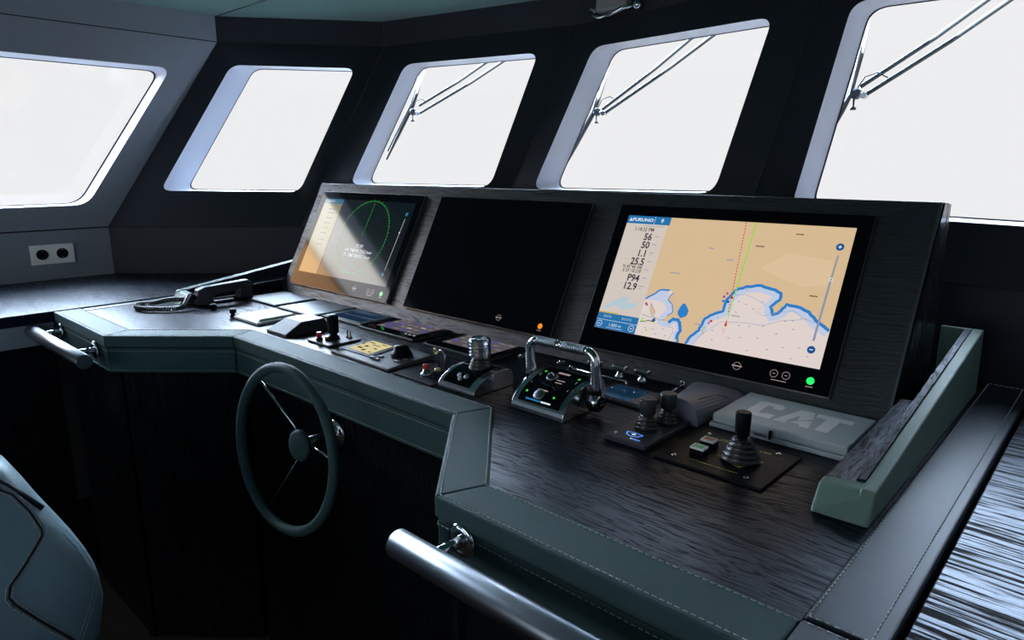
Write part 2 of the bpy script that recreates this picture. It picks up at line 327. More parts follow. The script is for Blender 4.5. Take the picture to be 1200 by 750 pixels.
# ------------------------------------------------------------------ helm console
ZD = .98
OUT = [(-2.575, .594), (-2.099, .594), (-1.825, .836), (-.924, .836), (-.696, .592), (-.205, .592)]
INN = [(-2.575, .675), (-2.128, .675), (-1.868, .918), (-.893, .918), (-.664, .672), (-.205, .672)]
con = thing('helm_console', 'wide dark oak helm console with a stepped green leather front edge', 'console', (-1.35, 1.2, 0))
B = MB()
top = INN+[(-.205, 1.765), (-.82, 1.76), (-1.824, 1.85), (-2.575, 1.62)]
B.hull8([(x, y, ZD-.04) for x, y in top], [(x, y, ZD) for x, y in top], M['wood'])
tag(B.build('wood_top', con), 'black open-pored oak work surface')
for k in range(5):
    a, b_, c, d = OUT[k], OUT[k+1], INN[k+1], INN[k]
    B = MB(); z1 = ZD+.003
    B.hull8([(*a, ZD-.03), (*b_, ZD-.03), (*c, ZD-.03), (*d, ZD-.03)], [(*a, z1), (*b_, z1), (*c, z1), (*d, z1)], M['green'])
    o = B.build('leather_edge', con, bevel=.003)
    A_, B_ = V((*a, 0)), V((*b_, 0)); dirn = (B_-A_).normalized(); nn = V((dirn.y, -dirn.x, 0))
    def inset(p, q, r_, s_, t): return [V(p)*(1-t)+V(s_)*t, V(q)*(1-t)+V(r_)*t]
    for t in (.10, .93):
        l = inset((*a, z1+.0003), (*b_, z1+.0003), (*c, z1+.0003), (*d, z1+.0003), t); stitch(l, r=.0008).build('stitch_line', o)
    # front band of leather under the edge, with a rolled lip
    F = MB(); f0, f1 = A_+nn*-.004, B_+nn*-.004
    back = -nn*.02
    F.hull8([f0+V((0, 0, .875)), f1+V((0, 0, .875)), f1+back+V((0, 0, .875)), f0+back+V((0, 0, .875))], [f0+V((0, 0, ZD-.033)), f1+V((0, 0, ZD-.033)), f1+back+V((0, 0, ZD-.033)), f0+back+V((0, 0, ZD-.033))], M['green'])
    fo = F.build('leather_front', con, bevel=.003)
    g0, g1 = A_+nn*-.0035, B_+nn*-.0035
    stitch([g0+V((0, 0, .938)), g1+V((0, 0, .938))], r=.0006).build('stitch_line', fo); stitch([g0+V((0, 0, .883)), g1+V((0, 0, .883))], r=.0006).build('stitch_line', fo)
    # black oak base panels
    q0, q1 = A_-nn*.03, B_-nn*.03
    P = MB(); P.hull8([q0, q1, q1-nn*.018, q0-nn*.018], [q0+V((0, 0, .875)), q1+V((0, 0, .875)), q1-nn*.018+V((0, 0, .875)), q0-nn*.018+V((0, 0, .875))], M['woodz'])
    P.build('base_panel', con, bevel=.001)
B = MB(); B.box(-2.56, -.2, 1.2, 1.22, 0, .94, M['gap']); B.build('back_panel', con)
for x in (-2.575, -.225):
    B = MB(); B.box(x, x+.02, .624, 1.2, 0, .94, M['woodz']); B.build('side_panel', con)
B = MB(); B.box(-2.5745, -2.535, .677, 1.4, ZD-.005, ZD+.0015, M['blue']); tag(B.build('groove_strip', con), 'narrow dark strip in place of the shaded groove beside the side counter')  # dark strip stands in for the shade in the groove

# side counters
sc = thing('side_counter', 'black oak side counter along the port wall under the left window', 'counter', (-2.9, .3, 0))
B = MB(); pl = [(-3.312, -1.2), (-2.577, -1.2), (-2.577, 1.62), (-2.702, 1.576), (-3.312, 1.012)]
B.hull8([(x, y, ZD-.03) for x, y in pl], [(x, y, ZD+.006) for x, y in pl], M['wood']); B.build('wood_top', sc, bevel=.002)
B = MB(); B.box(-2.60, -2.578, -1.2, .592, .88, ZD-.03, M['wallport']); tag(B.build('front_edge', sc, bevel=.002), 'slate grey edge band')
B = MB(); B.box(-2.66, -2.64, -1.2, .60, 0, .88, M['woodz']); B.build('base_panel', sc)
sc = thing('side_counter', 'black oak side counter with bold pale grain to starboard of the leather strip', 'counter', (.2, .9, 0))
M['woodbold'] = wood('black_oak_bold', 'X', rough=.3, spec=.75, coarse=.62, depth=1.6, wobble=.2, ramp=(.44, .53), pspec=.05)
B = MB(); pl = [(-.119, .34), (.640, .34), (.640, 1.09), (.20, 1.770), (-.119, 1.770)]
B.hull8([(x, y, ZD-.04) for x, y in pl], [(x, y, ZD-.006) for x, y in pl], M['woodbold']); B.build('wood_top', sc, bevel=.002)
B = MB(); B.box(-.11, .62, .36, .38, 0, .94, M['woodz']); B.build('base_panel', sc)
B = MB(); st = thing('leather_strip', 'dark blue leather strip between the helm console and the starboard counter', 'leather trim', (-.165, 1.2, .98))
B.box(-.204, -.124, .676, 1.757, ZD-.03, ZD+.004, M['blue']); o = B.build('long_pad', st, bevel=.004, seg=3)
S_ = MB(); z = ZD+.0043; stitch([(-.199, .68, z), (-.199, 1.752, z), (-.139, 1.752, z), (-.139, .68, z), (-.199, .68, z)], b=S_, r=.0009); S_.build('stitching', o)
B = MB(); B.box(-.204, -.124, .40, .672, ZD-.03, ZD+.004, M['blue']); o = B.build('front_pad', st, bevel=.004, seg=3)
S_ = MB(); stitch([(-.196, .667, z), (-.139, .667, z), (-.139, .41, z)], b=S_, r=.001); S_.build('stitching', o)

# ------------------------------------------------------------------ monitor housing
TH = R(62.4); ct, sn = math.cos(TH), math.sin(TH); YB = 1.291
def PM(u, v, n=0): return Matrix(((1, 0, 0, u), (0, ct, -sn, YB+v*ct-n*sn), (0, sn, ct, ZD+v*sn+n*ct), (0, 0, 0, 1)))
def pm(u, v, n=0): return PM(u, v, n).to_translation()
hs = thing('monitor_housing', 'long sloping black oak housing that holds the three monitors', 'console housing', (-1.335, 1.45, ZD))
xl, xr = -2.385, -.285
B = MB(); t0 = pm(0, .4525)
prof = [(YB, ZD+.0005), (t0.y, t0.z), (t0.y+.062, t0.z-.004), (t0.y+.072, ZD+.0005)]
B.hull8([(xl, y, z) for y, z in prof], [(xr, y, z) for y, z in prof], M['woodpanel'])
B.build('front_board', hs, bevel=.0015)
B = MB(); B.box(xr-.004, xr+.0006, 0, .4515, -.0035, .0006, M['darksteel'], Matrix(((1, 0, 0, 0), (0, ct, -sn, YB), (0, sn, ct, ZD), (0, 0, 0, 1)))); B.build('edge_trim', hs)
B = MB(); B.prism([(xr+.0005, YB+.012, ZD+.001), (xr+.0005, t0.y+.006, t0.z-.002), (xr+.0005, t0.y+.060, t0.z-.006), (xr+.0005, t0.y+.070, ZD+.001)], (.003, 0, 0), M['woodz2'] if 'woodz2' in M else wood('black_oak_side', 'Z', rough=.16, spec=1.0, coarse=.5, depth=2.0, pspec=.1, ramp=(.42, .52))); B.build('side_board', hs)

def monitor(u0, label, lit):
    mo = thing('monitor', label, 'monitor', pm(u0+.293, 0, 0))
    w_, h_ = .586, .371; v0 = .0425
    X = Matrix(((1, 0, 0, 0), (0, ct, -sn, YB), (0, sn, ct, ZD), (0, 0, 0, 1)))
    B = MB(); B.box(u0-.002, u0+w_+.002, v0-.002, v0+h_+.002, .0004, .010, M['darksteel'], X); B.build('rim', mo, bevel=.0008)
    B = MB(); B.box(u0, u0+w_, v0, v0+h_, .0102, .0125, M['glassblack'], X); B.build('glass', mo, bevel=.0006)
    du, dv = u0+.030, v0+.050      # lower left corner of the lit display
    return mo, du, dv
mo1, a1, b1 = monitor(-2.326, 'left monitor of the three, showing a green radar circle on black', 1)
mo2, a2, b2 = monitor(-1.655, 'middle monitor of the three, its display dark with an orange light', 0)
mo3, a3, b3 = monitor(-.976, 'right monitor of the three, showing a tan and blue sea chart', 1)
class Disp:
    def __init__(s, u, v, clip=False): s.u, s.v = u, v; s.b = flat(); s.n = .0127; s.clip = clip
    def P(s, p, l): return pm(s.u+p[0], s.v+p[1], s.n+l*.00012)
    def poly(s, pts, m, l=1): 
        if s.clip: pts = [(min(max(x, 0), .528), min(max(y, 0), .2935)) for x, y in pts]
        A = sum(p[0]*q[1]-q[0]*p[1] for p, q in zip(pts, list(pts[1:])+[pts[0]]))
        if abs(A) < 1e-10: return s
        if A < 0: pts = list(pts)[::-1]
        s.b.add([s.P(p, l) for p in pts], [list(range(len(pts)))], m); return s
    def rect(s, x0, y0, x1, y1, m, l=1): return s.poly([(x0, y0), (x1, y0), (x1, y1), (x0, y1)], m, l)
    def band(s, pts, w0, w1, m, l=2):
        """ribbon between offsets w0 and w1 to the right of the line"""
        L_, Rr = [], []
        for i, p in enumerate(pts):
            a = pts[max(i-1, 0)]; c = pts[min(i+1, len(pts)-1)]; d = V((c[0]-a[0], c[1]-a[1])).normalized(); n = V((d.y, -d.x))
            L_.append((p[0]+n.x*w0, p[1]+n.y*w0)); Rr.append((p[0]+n.x*w1, p[1]+n.y*w1))
        for i in range(len(pts)-1): s.poly([L_[i], L_[i+1], Rr[i+1], Rr[i]], m, l)
        return s
    def line(s, pts, w_, m, l=3): return s.band(pts, -w_/2, w_/2, m, l)
    def disc(s, x, y, r, m, l=3, n=20, ry=None): return s.poly([(x+r*math.cos(2*math.pi*k/n), y+(ry or r)*math.sin(2*math.pi*k/n)) for k in range(n)], m, l)
    def circ(s, x, y, r, w_, m, l=3, n=48): return s.line([(x+r*math.cos(-2*math.pi*k/n), y+r*math.sin(-2*math.pi*k/n)) for k in range(n+1)], w_, m, l)
    def text(s, t, x, y, size, m, l=4, ax='CENTER', bold=0, sx=1): s.b.text(t, size, m, PM(s.u+x, s.v+y, s.n+l*.00012), ax=ax, bold=bold, sx=sx); return s
def clipw(pts, w_=.528, h_=.2935): return [(min(max(x, 0), w_), min(max(y, 0), h_)) for x, y in pts]
# --- chart
D = Disp(a3+.001, b3-.0005, True); W_, H_ = .528, .2935
D.rect(0, 0, W_, H_, E['land'], 0)
D.poly([(.36, .19), (.41, .23), (.50, .22), (.51, .17), (.45, .16)], E['landlight'], 1)
cA = [(.1115, .085), (.1135, .0875), (.1321, .1037), (.1467, .1155), (.1694, .1172), (.1818, .1103), (.1739, .1032), (.1719, .0932), (.1849, .0841), (.1919, .0659), (.1812, .0558), (.1706, .0409), (.1879, .0425), (.197, .0535), (.2124, .0524), (.2205, .0419), (.2258, .0287), (.2218, .0139), (.2264, 0)]
D.poly(cA+[(.1133, 0), (.1111, .085)], E['sea'], 1)
cB = [(.2430, 0), (.2495, .0188), (.262, .0325), (.2660, .0440), (.2710, .0640), (.285, .077), (.3061, .0861), (.3072, .1134), (.3215, .1364), (.3416, .148), (.3742, .1539), (.3977, .1493), (.4183, .1433), (.42, .1262), (.4053, .1097), (.4123, .0936), (.4257, .1042), (.4325, .1194), (.4535, .1197), (.4817, .1099), (.4977, .0958), (.528, .0788)]
D.poly(cB+[(.528, 0)], E['sea'], 1)
def wig(pts, amp, k=3):
    o = []
    for p, q in zip(pts, pts[1:]):
        for j in range(k): t = j/k; o.append((p[0]*(1-t)+q[0]*t+random.uniform(-amp, amp), p[1]*(1-t)+q[1]*t+random.uniform(-amp, amp)))
    return clipw(o+[pts[-1]])
D.band(clipw(wig(cB, .0006, 2)), .002, .016, E['pale'], 2); D.band(wig(cB, .0013), -.002, .0045, E['blue'], 3)
D.band(wig(cA[9:], .0005, 2), 0, .013, E['pale'], 2)
D.poly([(.1150, .088), (.1321, .1037), (.1467, .1150), (.1680, .1160), (.1690, .1), (.1719, .0932), (.1849, .0841), (.1905, .0659), (.178, .060), (.172, .075), (.158, .086), (.137, .0875)], E['pale'], 2)
D.band(wig(cA[1:5], .001), -.001, .003, E['blue'], 3); D.band(wig(cA[5:11], .0012), -.0008, .0015, E['blue'], 3); D.band(wig(cA[12:], .001), -.001, .0065, E['blue'], 3)
D.poly([(.2106, .0902), (.2165, .0895), (.2240, .082), (.2291, .0739), (.2270, .062), (.2152, .0552), (.2060, .062), (.2032, .07), (.2070, .082)], E['blue'], 3)
D.poly([(.1322, .079), (.1380, .072), (.1491, .0594), (.1450, .052), (.1400, .056), (.1328, .0692)], E['land'], 3)
D.line([(.1322, .080), (.1328, .069), (.140, .054), (.146, .050)], .0012, E['slider'], 4); D.line([(.1322, .08), (.149, .06), (.147, .05)], .0012, E['slider'], 4)
D.line([(.118, .05), (.135, .047), (.150, .048), (.165, .043), (.178, .046)], .0015, E['slider'], 4); D.line([(.118, .032), (.140, .038), (.152, .037)], .0018, E['ink'], 4)
D.poly([(.146, .036), (.156, .038), (.154, .046), (.148, .044)], E['navy'], 4)
for x, y, c in [(.1195, .0772, 'magenta'), (.1225, .0745, 'magenta'), (.3, .118, 'magenta'), (.305, .126, 'magenta'), (.312, .108, 'navy'), (.318, .118, 'red'), (.301, .108, 'blue'), (.287, .060, 'red'), (.283, .055, 'violet')]: D.disc(x, y, .0032, E[c], 5, 7)
for x, y in [(.122, .040), (.131, .034), (.152, .035), (.14, .015), (.276, .043), (.274, .037), (.277, .030), (.121, .035), (.221, .004)]: D.disc(x, y, .0024, E['green'] if x < .2 else E['yellowbar'], 5, 6)
D.line([(.200, .0), (.207, .02), (.203, .033), (.192, .030)], .0009, E['violet'], 4)
D.line([(.26, 0), (.275, .03), (.31, .062), (.36, .068), (.40, .068), (.43, .083), (.48, .094), (.505, .088)], .0009, E['violet'], 4)
D.line([(.322, .125), (.345, .129), (.365, .124), (.39, .112), (.378, .095), (.395, .088), (.42, .099), (.45, .108), (.48, .094)], .0008, E['violet'], 4)
for x, y in [(.335, .112), (.352, .108), (.37, .1), (.385, .118), (.35, .06), (.372, .062), (.40, .067), (.44, .084), (.455, .087), (.47, .095), (.46, .07), (.43, .055), (.395, .04), (.36, .035), (.335, .03), (.45, .03), (.48, .035), (.42, .02), (.50, .02), (.47, .01), (.38, .01), (.335, .088), (.30, .07), (.295, .04), (.25, .008), (.155, .02), (.18, .024), (.135, .02), (.165, .01), (.345, .14), (.19, .01), (.505, .06), (.30, .02)]:
    D.rect(x-.0022, y-.0008, x+.0022, y+.0008, E['violet'], 4)
for (x, y), l_ in zip([(.4231, .2721), (.3474, .2391), (.2411, .2255), (.2911, .202), (.4821, .1433), (.3376, .079), (.17, .158), (.26, .048)], (.016, .02, .014, .018, .017, .02, .026, .016)):
    for j in range(int(l_/.0032)): D.rect(x-l_/2+j*.0032, y-.0012, x-l_/2+j*.0032+.0024, y+.0016, E['slider' if x < .3 or y < .1 else 'ink'], 4)
for j in range(30):
    t = j/30; D.line([(.3019+.0172*t, .2925-.21*t), (.3019+.0172*(t+.02), .2925-.21*(t+.02))], .0019, E['red'], 5)
for j in range(60):
    t = j/60; D.line([(.3242-.0027*t, .2925-.219*t), (.3242-.0027*(t+.014), .2925-.219*(t+.017))], .0024, E['green'], 5)
D.poly([(.3180, .0540), (.3245, .0535), (.3212, .0690)], E['red'], 6); D.line([(.317, .05), (.3205, .036), (.3245, .049)], .0008, E['red'], 5)
D.line([(.5071, .2331), (.5055, .1815)], .0038, E['grey'], 4); D.line([(.5055, .1815), (.5032, .053)], .0042, E['slider'], 4); D.circ(.5055, .1815, .0032, .0016, E['whitetxt'], 5, 12)
for x, y, t in [(.5064, .2511, '+'), (.5036, .0352, '-')]: D.disc(x, y, .0078, E['navy'], 4); D.rect(x-.0033, y-.001, x+.0033, y+.001, E['whitetxt'], 5); t == '+' and D.rect(x-.001, y-.0033, x+.001, y+.0033, E['whitetxt'], 5)
D.rect(0, .0395, .1135, .274, E['panel'], 6)
D.rect(0, .273, .1185, H_, E['header'], 7); D.rect(.0755, .273, .0765, H_, E['whitetxt'], 8)
D.text('FURUNO', .043, .283, .0115, E['whitetxt'], 9, bold=.0004, sx=1.25); D.poly([(.004, .279), (.014, .279), (.009, .288)], E['whitetxt'], 9)
D.disc(.097, .2850, .0036, E['whitetxt'], 9); D.disc(.097, .2850, .0015, E['header'], 10); D.poly([(.0945, .283), (.0995, .283), (.097, .277)], E['whitetxt'], 8)
tx = [('1:18:32 PM', .0135), ('56', .0245), ('50', .0245), ('1.1', .0245), ('25.5', .0245), ("N 40°48.188'", .0115), ("E 29°18.238'", .0115), ('P94', .0245), ('12.9', .0245)]
ys = [.2585, .2395, .2185, .197, .1755, .1615, .1515, .1335, .1125]
for (t, sz), y in zip(tx, ys): D.text(t, .082, y, sz, E['ink'], 8, ax='RIGHT', bold=.0006 if sz > .02 else .0001, sx=.90)
for y in (.242, .221, .200, .178, .157, .136, .115): D.rect(.088, y, .100, y+.0016, E['grey'], 8); D.rect(.0, y-.0135, .108, y-.0131, E['sea'], 7)
D.rect(.055, .2675, .082, .2690, E['grey'], 8); D.rect(.086, .2675, .105, .2690, E['grey'], 8); D.rect(.088, .195, .094, .1962, E['grey'], 8); D.rect(.088, .109, .094, .1102, E['grey'], 8)
D.poly([(.008, .052), (.03, .072), (.05, .083), (.072, .088), (.07, .070), (.10, .075), (.09, .060), (.062, .052), (.04, .062), (.02, .050)], E['paleblue'], 7)
D.rect(0, .0222, .1135, .0395, E['header'], 7); D.rect(0, 0, .1135, .0215, E['header'], 7); D.rect(0, .0390, .0551, .0420, E['yellowbar'], 8); D.rect(0, .0213, .1135, .0222, E['whitetxt'], 8)
D.text('DATA', .028, .031, .0085, E['paleblue'], 8); D.text('ROUTE', .082, .031, .0085, E['paleblue'], 8); D.text('1,000 m', .055, .0115, .0105, E['whitetxt'], 8, sx=1.05); D.rect(.033, .004, .078, .0048, E['whitetxt'], 8)
for x in (.0115, .1005): D.circ(x, .0112, .0072, .0012, E['whitetxt'], 8, 20); D.rect(x-.003, .0103, x+.003, .0121, E['whitetxt'], 8)
tag(D.b.build('chart_display', mo3), 'lit tan and blue sea chart with a data column')
# --- radar
D = Disp(a1+.001, b1-.0005); D.rect(0, 0, W_, H_, E['radbg'], 0)
cx, cy = .3054, .1582
for r_ in (.022, .042, .062, .082, .102, .122): D.circ(cx, cy, r_, .0011, E['radring'], 1)
for r_ in (.155, .175, .195):
    D.line([(cx+r_*math.cos(a), cy+r_*math.sin(a)) for a in [R(38-k*3.4) for k in range(12)]], .0010, E['radring'], 1)
D.circ(cx, cy, .134, .0016, E['radgreen'], 2, 72)
for k in range(72):
    a = R(k*5); l_ = .005 if k % 2 else .009; D.line([(cx+(.134)*math.cos(a), cy+.134*math.sin(a)), (cx+(.134+l_*.7)*math.cos(a), cy+(.134+l_*.7)*math.sin(a))], .0024, E['radgreen'], 3)
D.line([(cx, cy), (.3115, .2851)], .0018, E['radgreen'], 4)
D.rect(0, 0, .118, .274, E['radtan'], 3); D.rect(.003, .274, .121, .2925, E['radhdr'], 4); D.text('FURUNO', .045, .283, .0115, E['radtxt'], 5, bold=.0003)
for y in (.25, .235, .215, .195, .175, .155, .13, .11): D.rect(.045, y, .085, y+.004, E['radring'], 4)
for t, y in (('ST-BY', .1235), ('ON TIME 001214.2 hour', .105), ('TX TIME 000005.1 hour', .0865)): D.text(t, .314, y,   .0158, E['whitetxt'], 5, bold=.0001, sx=.98)
D.line([(.5011, .2365), (.4925, .0513)], .0026, E['radtxt'], 4); D.disc(.4978, .1869, .003, E['whitetxt'], 5)
for x, y in ((.5014, .2529), (.4904, .0386)): D.disc(x, y, .0075, E['radhdr'], 4); D.rect(x-.003, y-.001, x+.003, y+.001, E['radtxt'], 5)
tag(D.b.build('radar_display', mo1), 'green radar rings and a tan data column on black')
D = Disp(a2+.001, b2-.0005); D.rect(0, 0, W_, H_, M['glassblack'], 0); D.b.build('dark_display', mo2)
for mo, u0, col, br in ((mo1, -2.326, 'pgreen', True), (mo2, -1.655, 'porange', False), (mo3, -.976, 'pgreen', True)):
    D = Disp(u0, .0425); D.disc(.5480, .0240, .0075, E[col], 1, 24); D.rect(.541, .0115, .555, .0130, E['logo'], 1)
    tag(D.b.build('power_light', mo), ('green' if col == 'pgreen' else 'orange')+' round power light')
    D = Disp(u0, .0425)
    if not br: D.circ(.400, .0245, .0078, .0010, E['logo'], 1, 28); D.rect(.389, .0232, .411, .0256, E['logo'], 2)
    if br:
        for x in (.477, .501): D.circ(x, .0245, .0075, .0010, E['logo'], 1, 24); D.rect(x-.003, .0239, x+.003, .0251, E['logo'], 2)
        D.rect(.474, .0110, .504, .0124, E['logo'], 1); D.b.build('brilliance_marks', mo); D = Disp(u0, .0425); D.circ(.400, .0245, .0078, .0010, E['logo'], 1, 28); D.rect(.389, .0232, .411, .0256, E['logo'], 2)
    D.b.build('bezel_marks', mo)

# ------------------------------------------------------------------ wing boxes on both ends
def wing(sx, label):
    f = (lambda x: x) if sx > 0 else (lambda x: -2.670-x)
    t = thing('leather_wing', label, 'leather trim', (f(-.245), 1.3, ZD), None)
    xo, xi = -.209, -.284
    def P(x, y, z): return (f(x), y, z)
    # outer side wall, sloping upwards aft to bow
    top0, top1 = 1.024, 1.122; y0, y1 = .940, 1.668; z0 = ZD+.0006
    B = MB(); w_ = .020
    B.hull8([P(xo, y0-.021, z0), P(xo-w_, y0-.021, z0), P(xo-w_, y0, top0), P(xo, y0, top0)], [P(xo, y1, z0), P(xo-w_, y1, z0), P(xo-w_, y1-.02, top1), P(xo, y1-.02, top1)], M['greenlight'])
    B.build('outer_side', t, bevel=.003, seg=3)
    B = MB(); y2 = y0+.026
    B.hull8([P(xo-.001, y0-.022, z0), P(xi, y0-.024, z0), P(xi, y0+.004, top0-.009), P(xo-.001, y0, top0)], [P(xo-.001, y2, z0), P(xi, y2, z0), P(xi, y2, top0-.006), P(xo-.001, y2, top0+.003)], M['greenlight'])
    B.build('nose', t, bevel=.004, seg=3)
    B = MB(); B.hull8([P(xo-.002, y1-.02, z0), P(xi, y1-.02, z0), P(xi, y1-.002, z0), P(xo-.002, y1-.002, z0)], [P(xo-.002, y1-.03, top1-.001), P(xi, y1-.03, top1-.001), P(xi, y1-.02, top1-.001), P(xo-.002, y1-.02, top1-.001)], M['greenlight'])
    B.build('bow_end', t, bevel=.002)
    mw = wood('black_oak_wing', 'Y', rough=.35, spec=.45, coarse=1.3, depth=2.5)
    B = MB(); B.hull8([P(xo-w_-.0005, y2, z0), P(xo-w_-.012, y2, z0), P(xo-w_-.012, y2, top0+.002), P(xo-w_-.0005, y2, top0+.004)], [P(xo-w_-.0005, y1-.03, z0), P(xo-w_-.012, y1-.03, z0), P(xo-w_-.012, y1-.03, top1-.002), P(xo-w_-.0005, y1-.03, top1-.001)], mw)
    tag(B.build('wood_lining', t), 'thin dark oak lining strip')
    B = MB(); B.hull8([P(xo-w_-.0125, y2, z0), P(xi, y2, z0), P(xi, y2, 1.012), P(xo-w_-.0125, y2, 1.014)], [P(xo-w_-.0125, 1.36, z0), P(xi, 1.36, z0), P(xi, 1.36, 1.030), P(xo-w_-.0125, 1.36, 1.034)], mw)
    tag(B.build('wood_ramp', t), 'sloping coarse-grained oak filler')
wing(1, 'sage green leather wedge with an oak ramp at the starboard end of the console')
wing(-1, 'leather wedge at the port end of the console, behind the telephone')

# ------------------------------------------------------------------ hand rails
def rail(x0, x1, y, z, px, label):
    t = thing('handrail', label, 'handrail', ((x0+x1)/2, y, z), 'steel handrails on the console front')
    B = MB(); r = .0205; L_ = x1-x0
    B.lathe((x0, y, z), (1, 0, 0), [(0, r-.0015), (.0015, r), (L_-.0015, r), (L_, r-.0015)], M['steel'], 40); B.build('bar', t)
    for x in px:
        B = MB(); B.cyl((x, y+.012, z-.002), (x, .594, z-.002), .0085, M['chrome'], 20); p = B.build('post', t)
        B = MB(); B.lathe((x, .5945, z-.002), (0, -1, 0), [(0, .026), (.004, .026), (.0065, .022), (.007, .014)], M['chrome'], 32); B.build('flange', p)
        
rail(-2.610, -2.055, .528, .930, (-2.515, -2.185), 'brushed steel handrail at the port end of the console, near the telephone')
rail(-.700, -.10, .525, .936, (-.640, -.16), 'brushed steel handrail in the foreground below the green leather edge')

# ------------------------------------------------------------------ steering wheel
wt = thing('steering_wheel', 'slim steering wheel with a green leather rim and thin steel spokes', 'steering wheel', (-1.345, .866, .80))
WC = V((-1.352, .712, .825)); tl, yw = .10, .05
e1 = V((math.cos(yw), math.sin(yw), 0)); e2 = V((0, math.sin(tl), math.cos(tl))); nw = e1.cross(e2).normalized()
if nw.y > 0: nw = -nw
B = MB(); rr = .1855
B.tube([WC+e1*(rr*math.cos(a))+e2*(rr*math.sin(a)) for a in [2*math.pi*k/96 for k in range(96)]], .0118, M['green'], 14, closed=True, up=tuple(nw)); B.build('rim', wt)
hubc = WC-nw*.048
B = MB(); B.lathe(hubc-nw*.002, nw, [(0, .020), (.004, .036), (.010, .0380), (.016, .035), (.019, .027), (.0205, .001)], M['green'], 36); tag(B.build('hub_cap', wt), 'round green leather cap')
B = MB(); fl = V((-1.375, .864, .812)); B.cyl(hubc, fl, .0135, M['darksteel'], 24); B.build('shaft', wt)
B = MB(); d = V((0, -1, 0)); B.lathe(fl+V((0, .002, 0)), d, [(0, .036), (.004, .036), (.008, .032), (.010, .018), (.022, .017)], M['chrome'], 36); B.build('flange', wt)
for a in (128, 248, 8):
    B = MB(); a = R(a); dr = e1*math.cos(a)+e2*math.sin(a); B.tube([hubc-nw*.002+dr*.012, hubc+dr*.05+nw*.003, WC+dr*(rr-.004)], .0027, M['chrome'], 10, up=tuple(nw)); B.build('spoke', wt)

# ------------------------------------------------------------------ wall socket, fascia lamp
so = thing('double_socket', 'ivory double power socket with two round outlets on the port wall', 'socket', (-3.313, .79, 1.05))
B = MB(); B.box(-3.3138, -3.307, .713, .869, 1.051, 1.131, M['socket']); B.build('plate', so, bevel=.0015)
for y in (.754, .826):
    B = MB(); B.lathe((-3.3068, y, 1.092), (1, 0, 0), [(0, .0215), (.0015, .0215), (.002, .019), (-.003, .018), (-.0035, .001)], M['black'], 32); s_ = B.build('outlet', so)
    B = MB(); B.sphere((-3.308, y-.007, 1.092), .0022, M['gap']); B.sphere((-3.308, y+.007, 1.092), .0022, M['gap']); B.box(-3.309, -3.3065, y-.0012, y+.0012, 1.074, 1.078, M['chrome']); B.box(-3.309, -3.3065, y-.0012, y+.0012, 1.106, 1.110, M['chrome']); B.build('contact', s_)
la = thing('bracket_lamp', 'small chrome bracket lamp with a grey dome on the fascia above the windows', 'lamp', (-1.555, 2.27, 2.04))
lx, ly, lz = -1.565, 2.245, 2.012
B = MB(); pth = [(lx-.105, 2.262, lz+.006), (lx-.075, 2.235, lz-.018), (lx-.03, 2.215, lz-.031), (lx+.02, 2.212, lz-.026), (lx+.06, 2.225, lz-.008), (lx+.105, 2.252, lz-.002)]
B.tube(pth, [.008, .009, .006, .006, .009, .008], M['chrome'], 10); B.build('bow', la)
for x, yy, zz in ((lx-.105, 2.283, lz+.012), (lx+.105, 2.262, lz)):
    B = MB(); B.lathe((x, yy, zz), (0, -1, 0), [(0, .019), (.01, .019), (.018, .014), (.024, .006)], M['chrome'], 20); B.build('foot', la)
B = MB(); B.box(lx-.07, lx+.07, 2.235, 2.275, lz-.008, lz+.065, M['bulb']); tag(B.build('lens', la, bevel=.012, seg=4), 'grey frosted lens')

# ------------------------------------------------------------------ window wipers outside the glass
wp = [([-2.219, 2.363, 1.907], [-2.318, 2.332, 1.898], [-2.556, 2.142, 1.684], [-2.574, 2.159, 1.721], [-2.593, 2.138, 1.694], [-2.634, 2.247, 1.896], [-2.621, 2.169, 1.758], [-2.626, 1.999, 1.476]),
      ([-1.222, 2.392, 1.903], [-1.322, 2.399, 1.898], [-1.619, 2.292, 1.647], [-1.636, 2.303, 1.664], [-1.658, 2.301, 1.656], [-1.685, 2.433, 1.895], [-1.681, 2.298, 1.647], [-1.74, 2.183, 1.422]),
      ([-.345, 2.288, 1.868], [-.397, 2.297, 1.877], [-.648, 2.197, 1.644], [-.666, 2.212, 1.67], [-.673, 2.203, 1.651], [-.692, 2.327, 1.888], [-.691, 2.202, 1.647], [-.707, 2.161, 1.565])]
wl = ['window wiper with twin arms outside the left bow window', 'window wiper with twin arms outside the middle bow window', 'window wiper with twin arms outside the right bow window, cut by the photo edge']
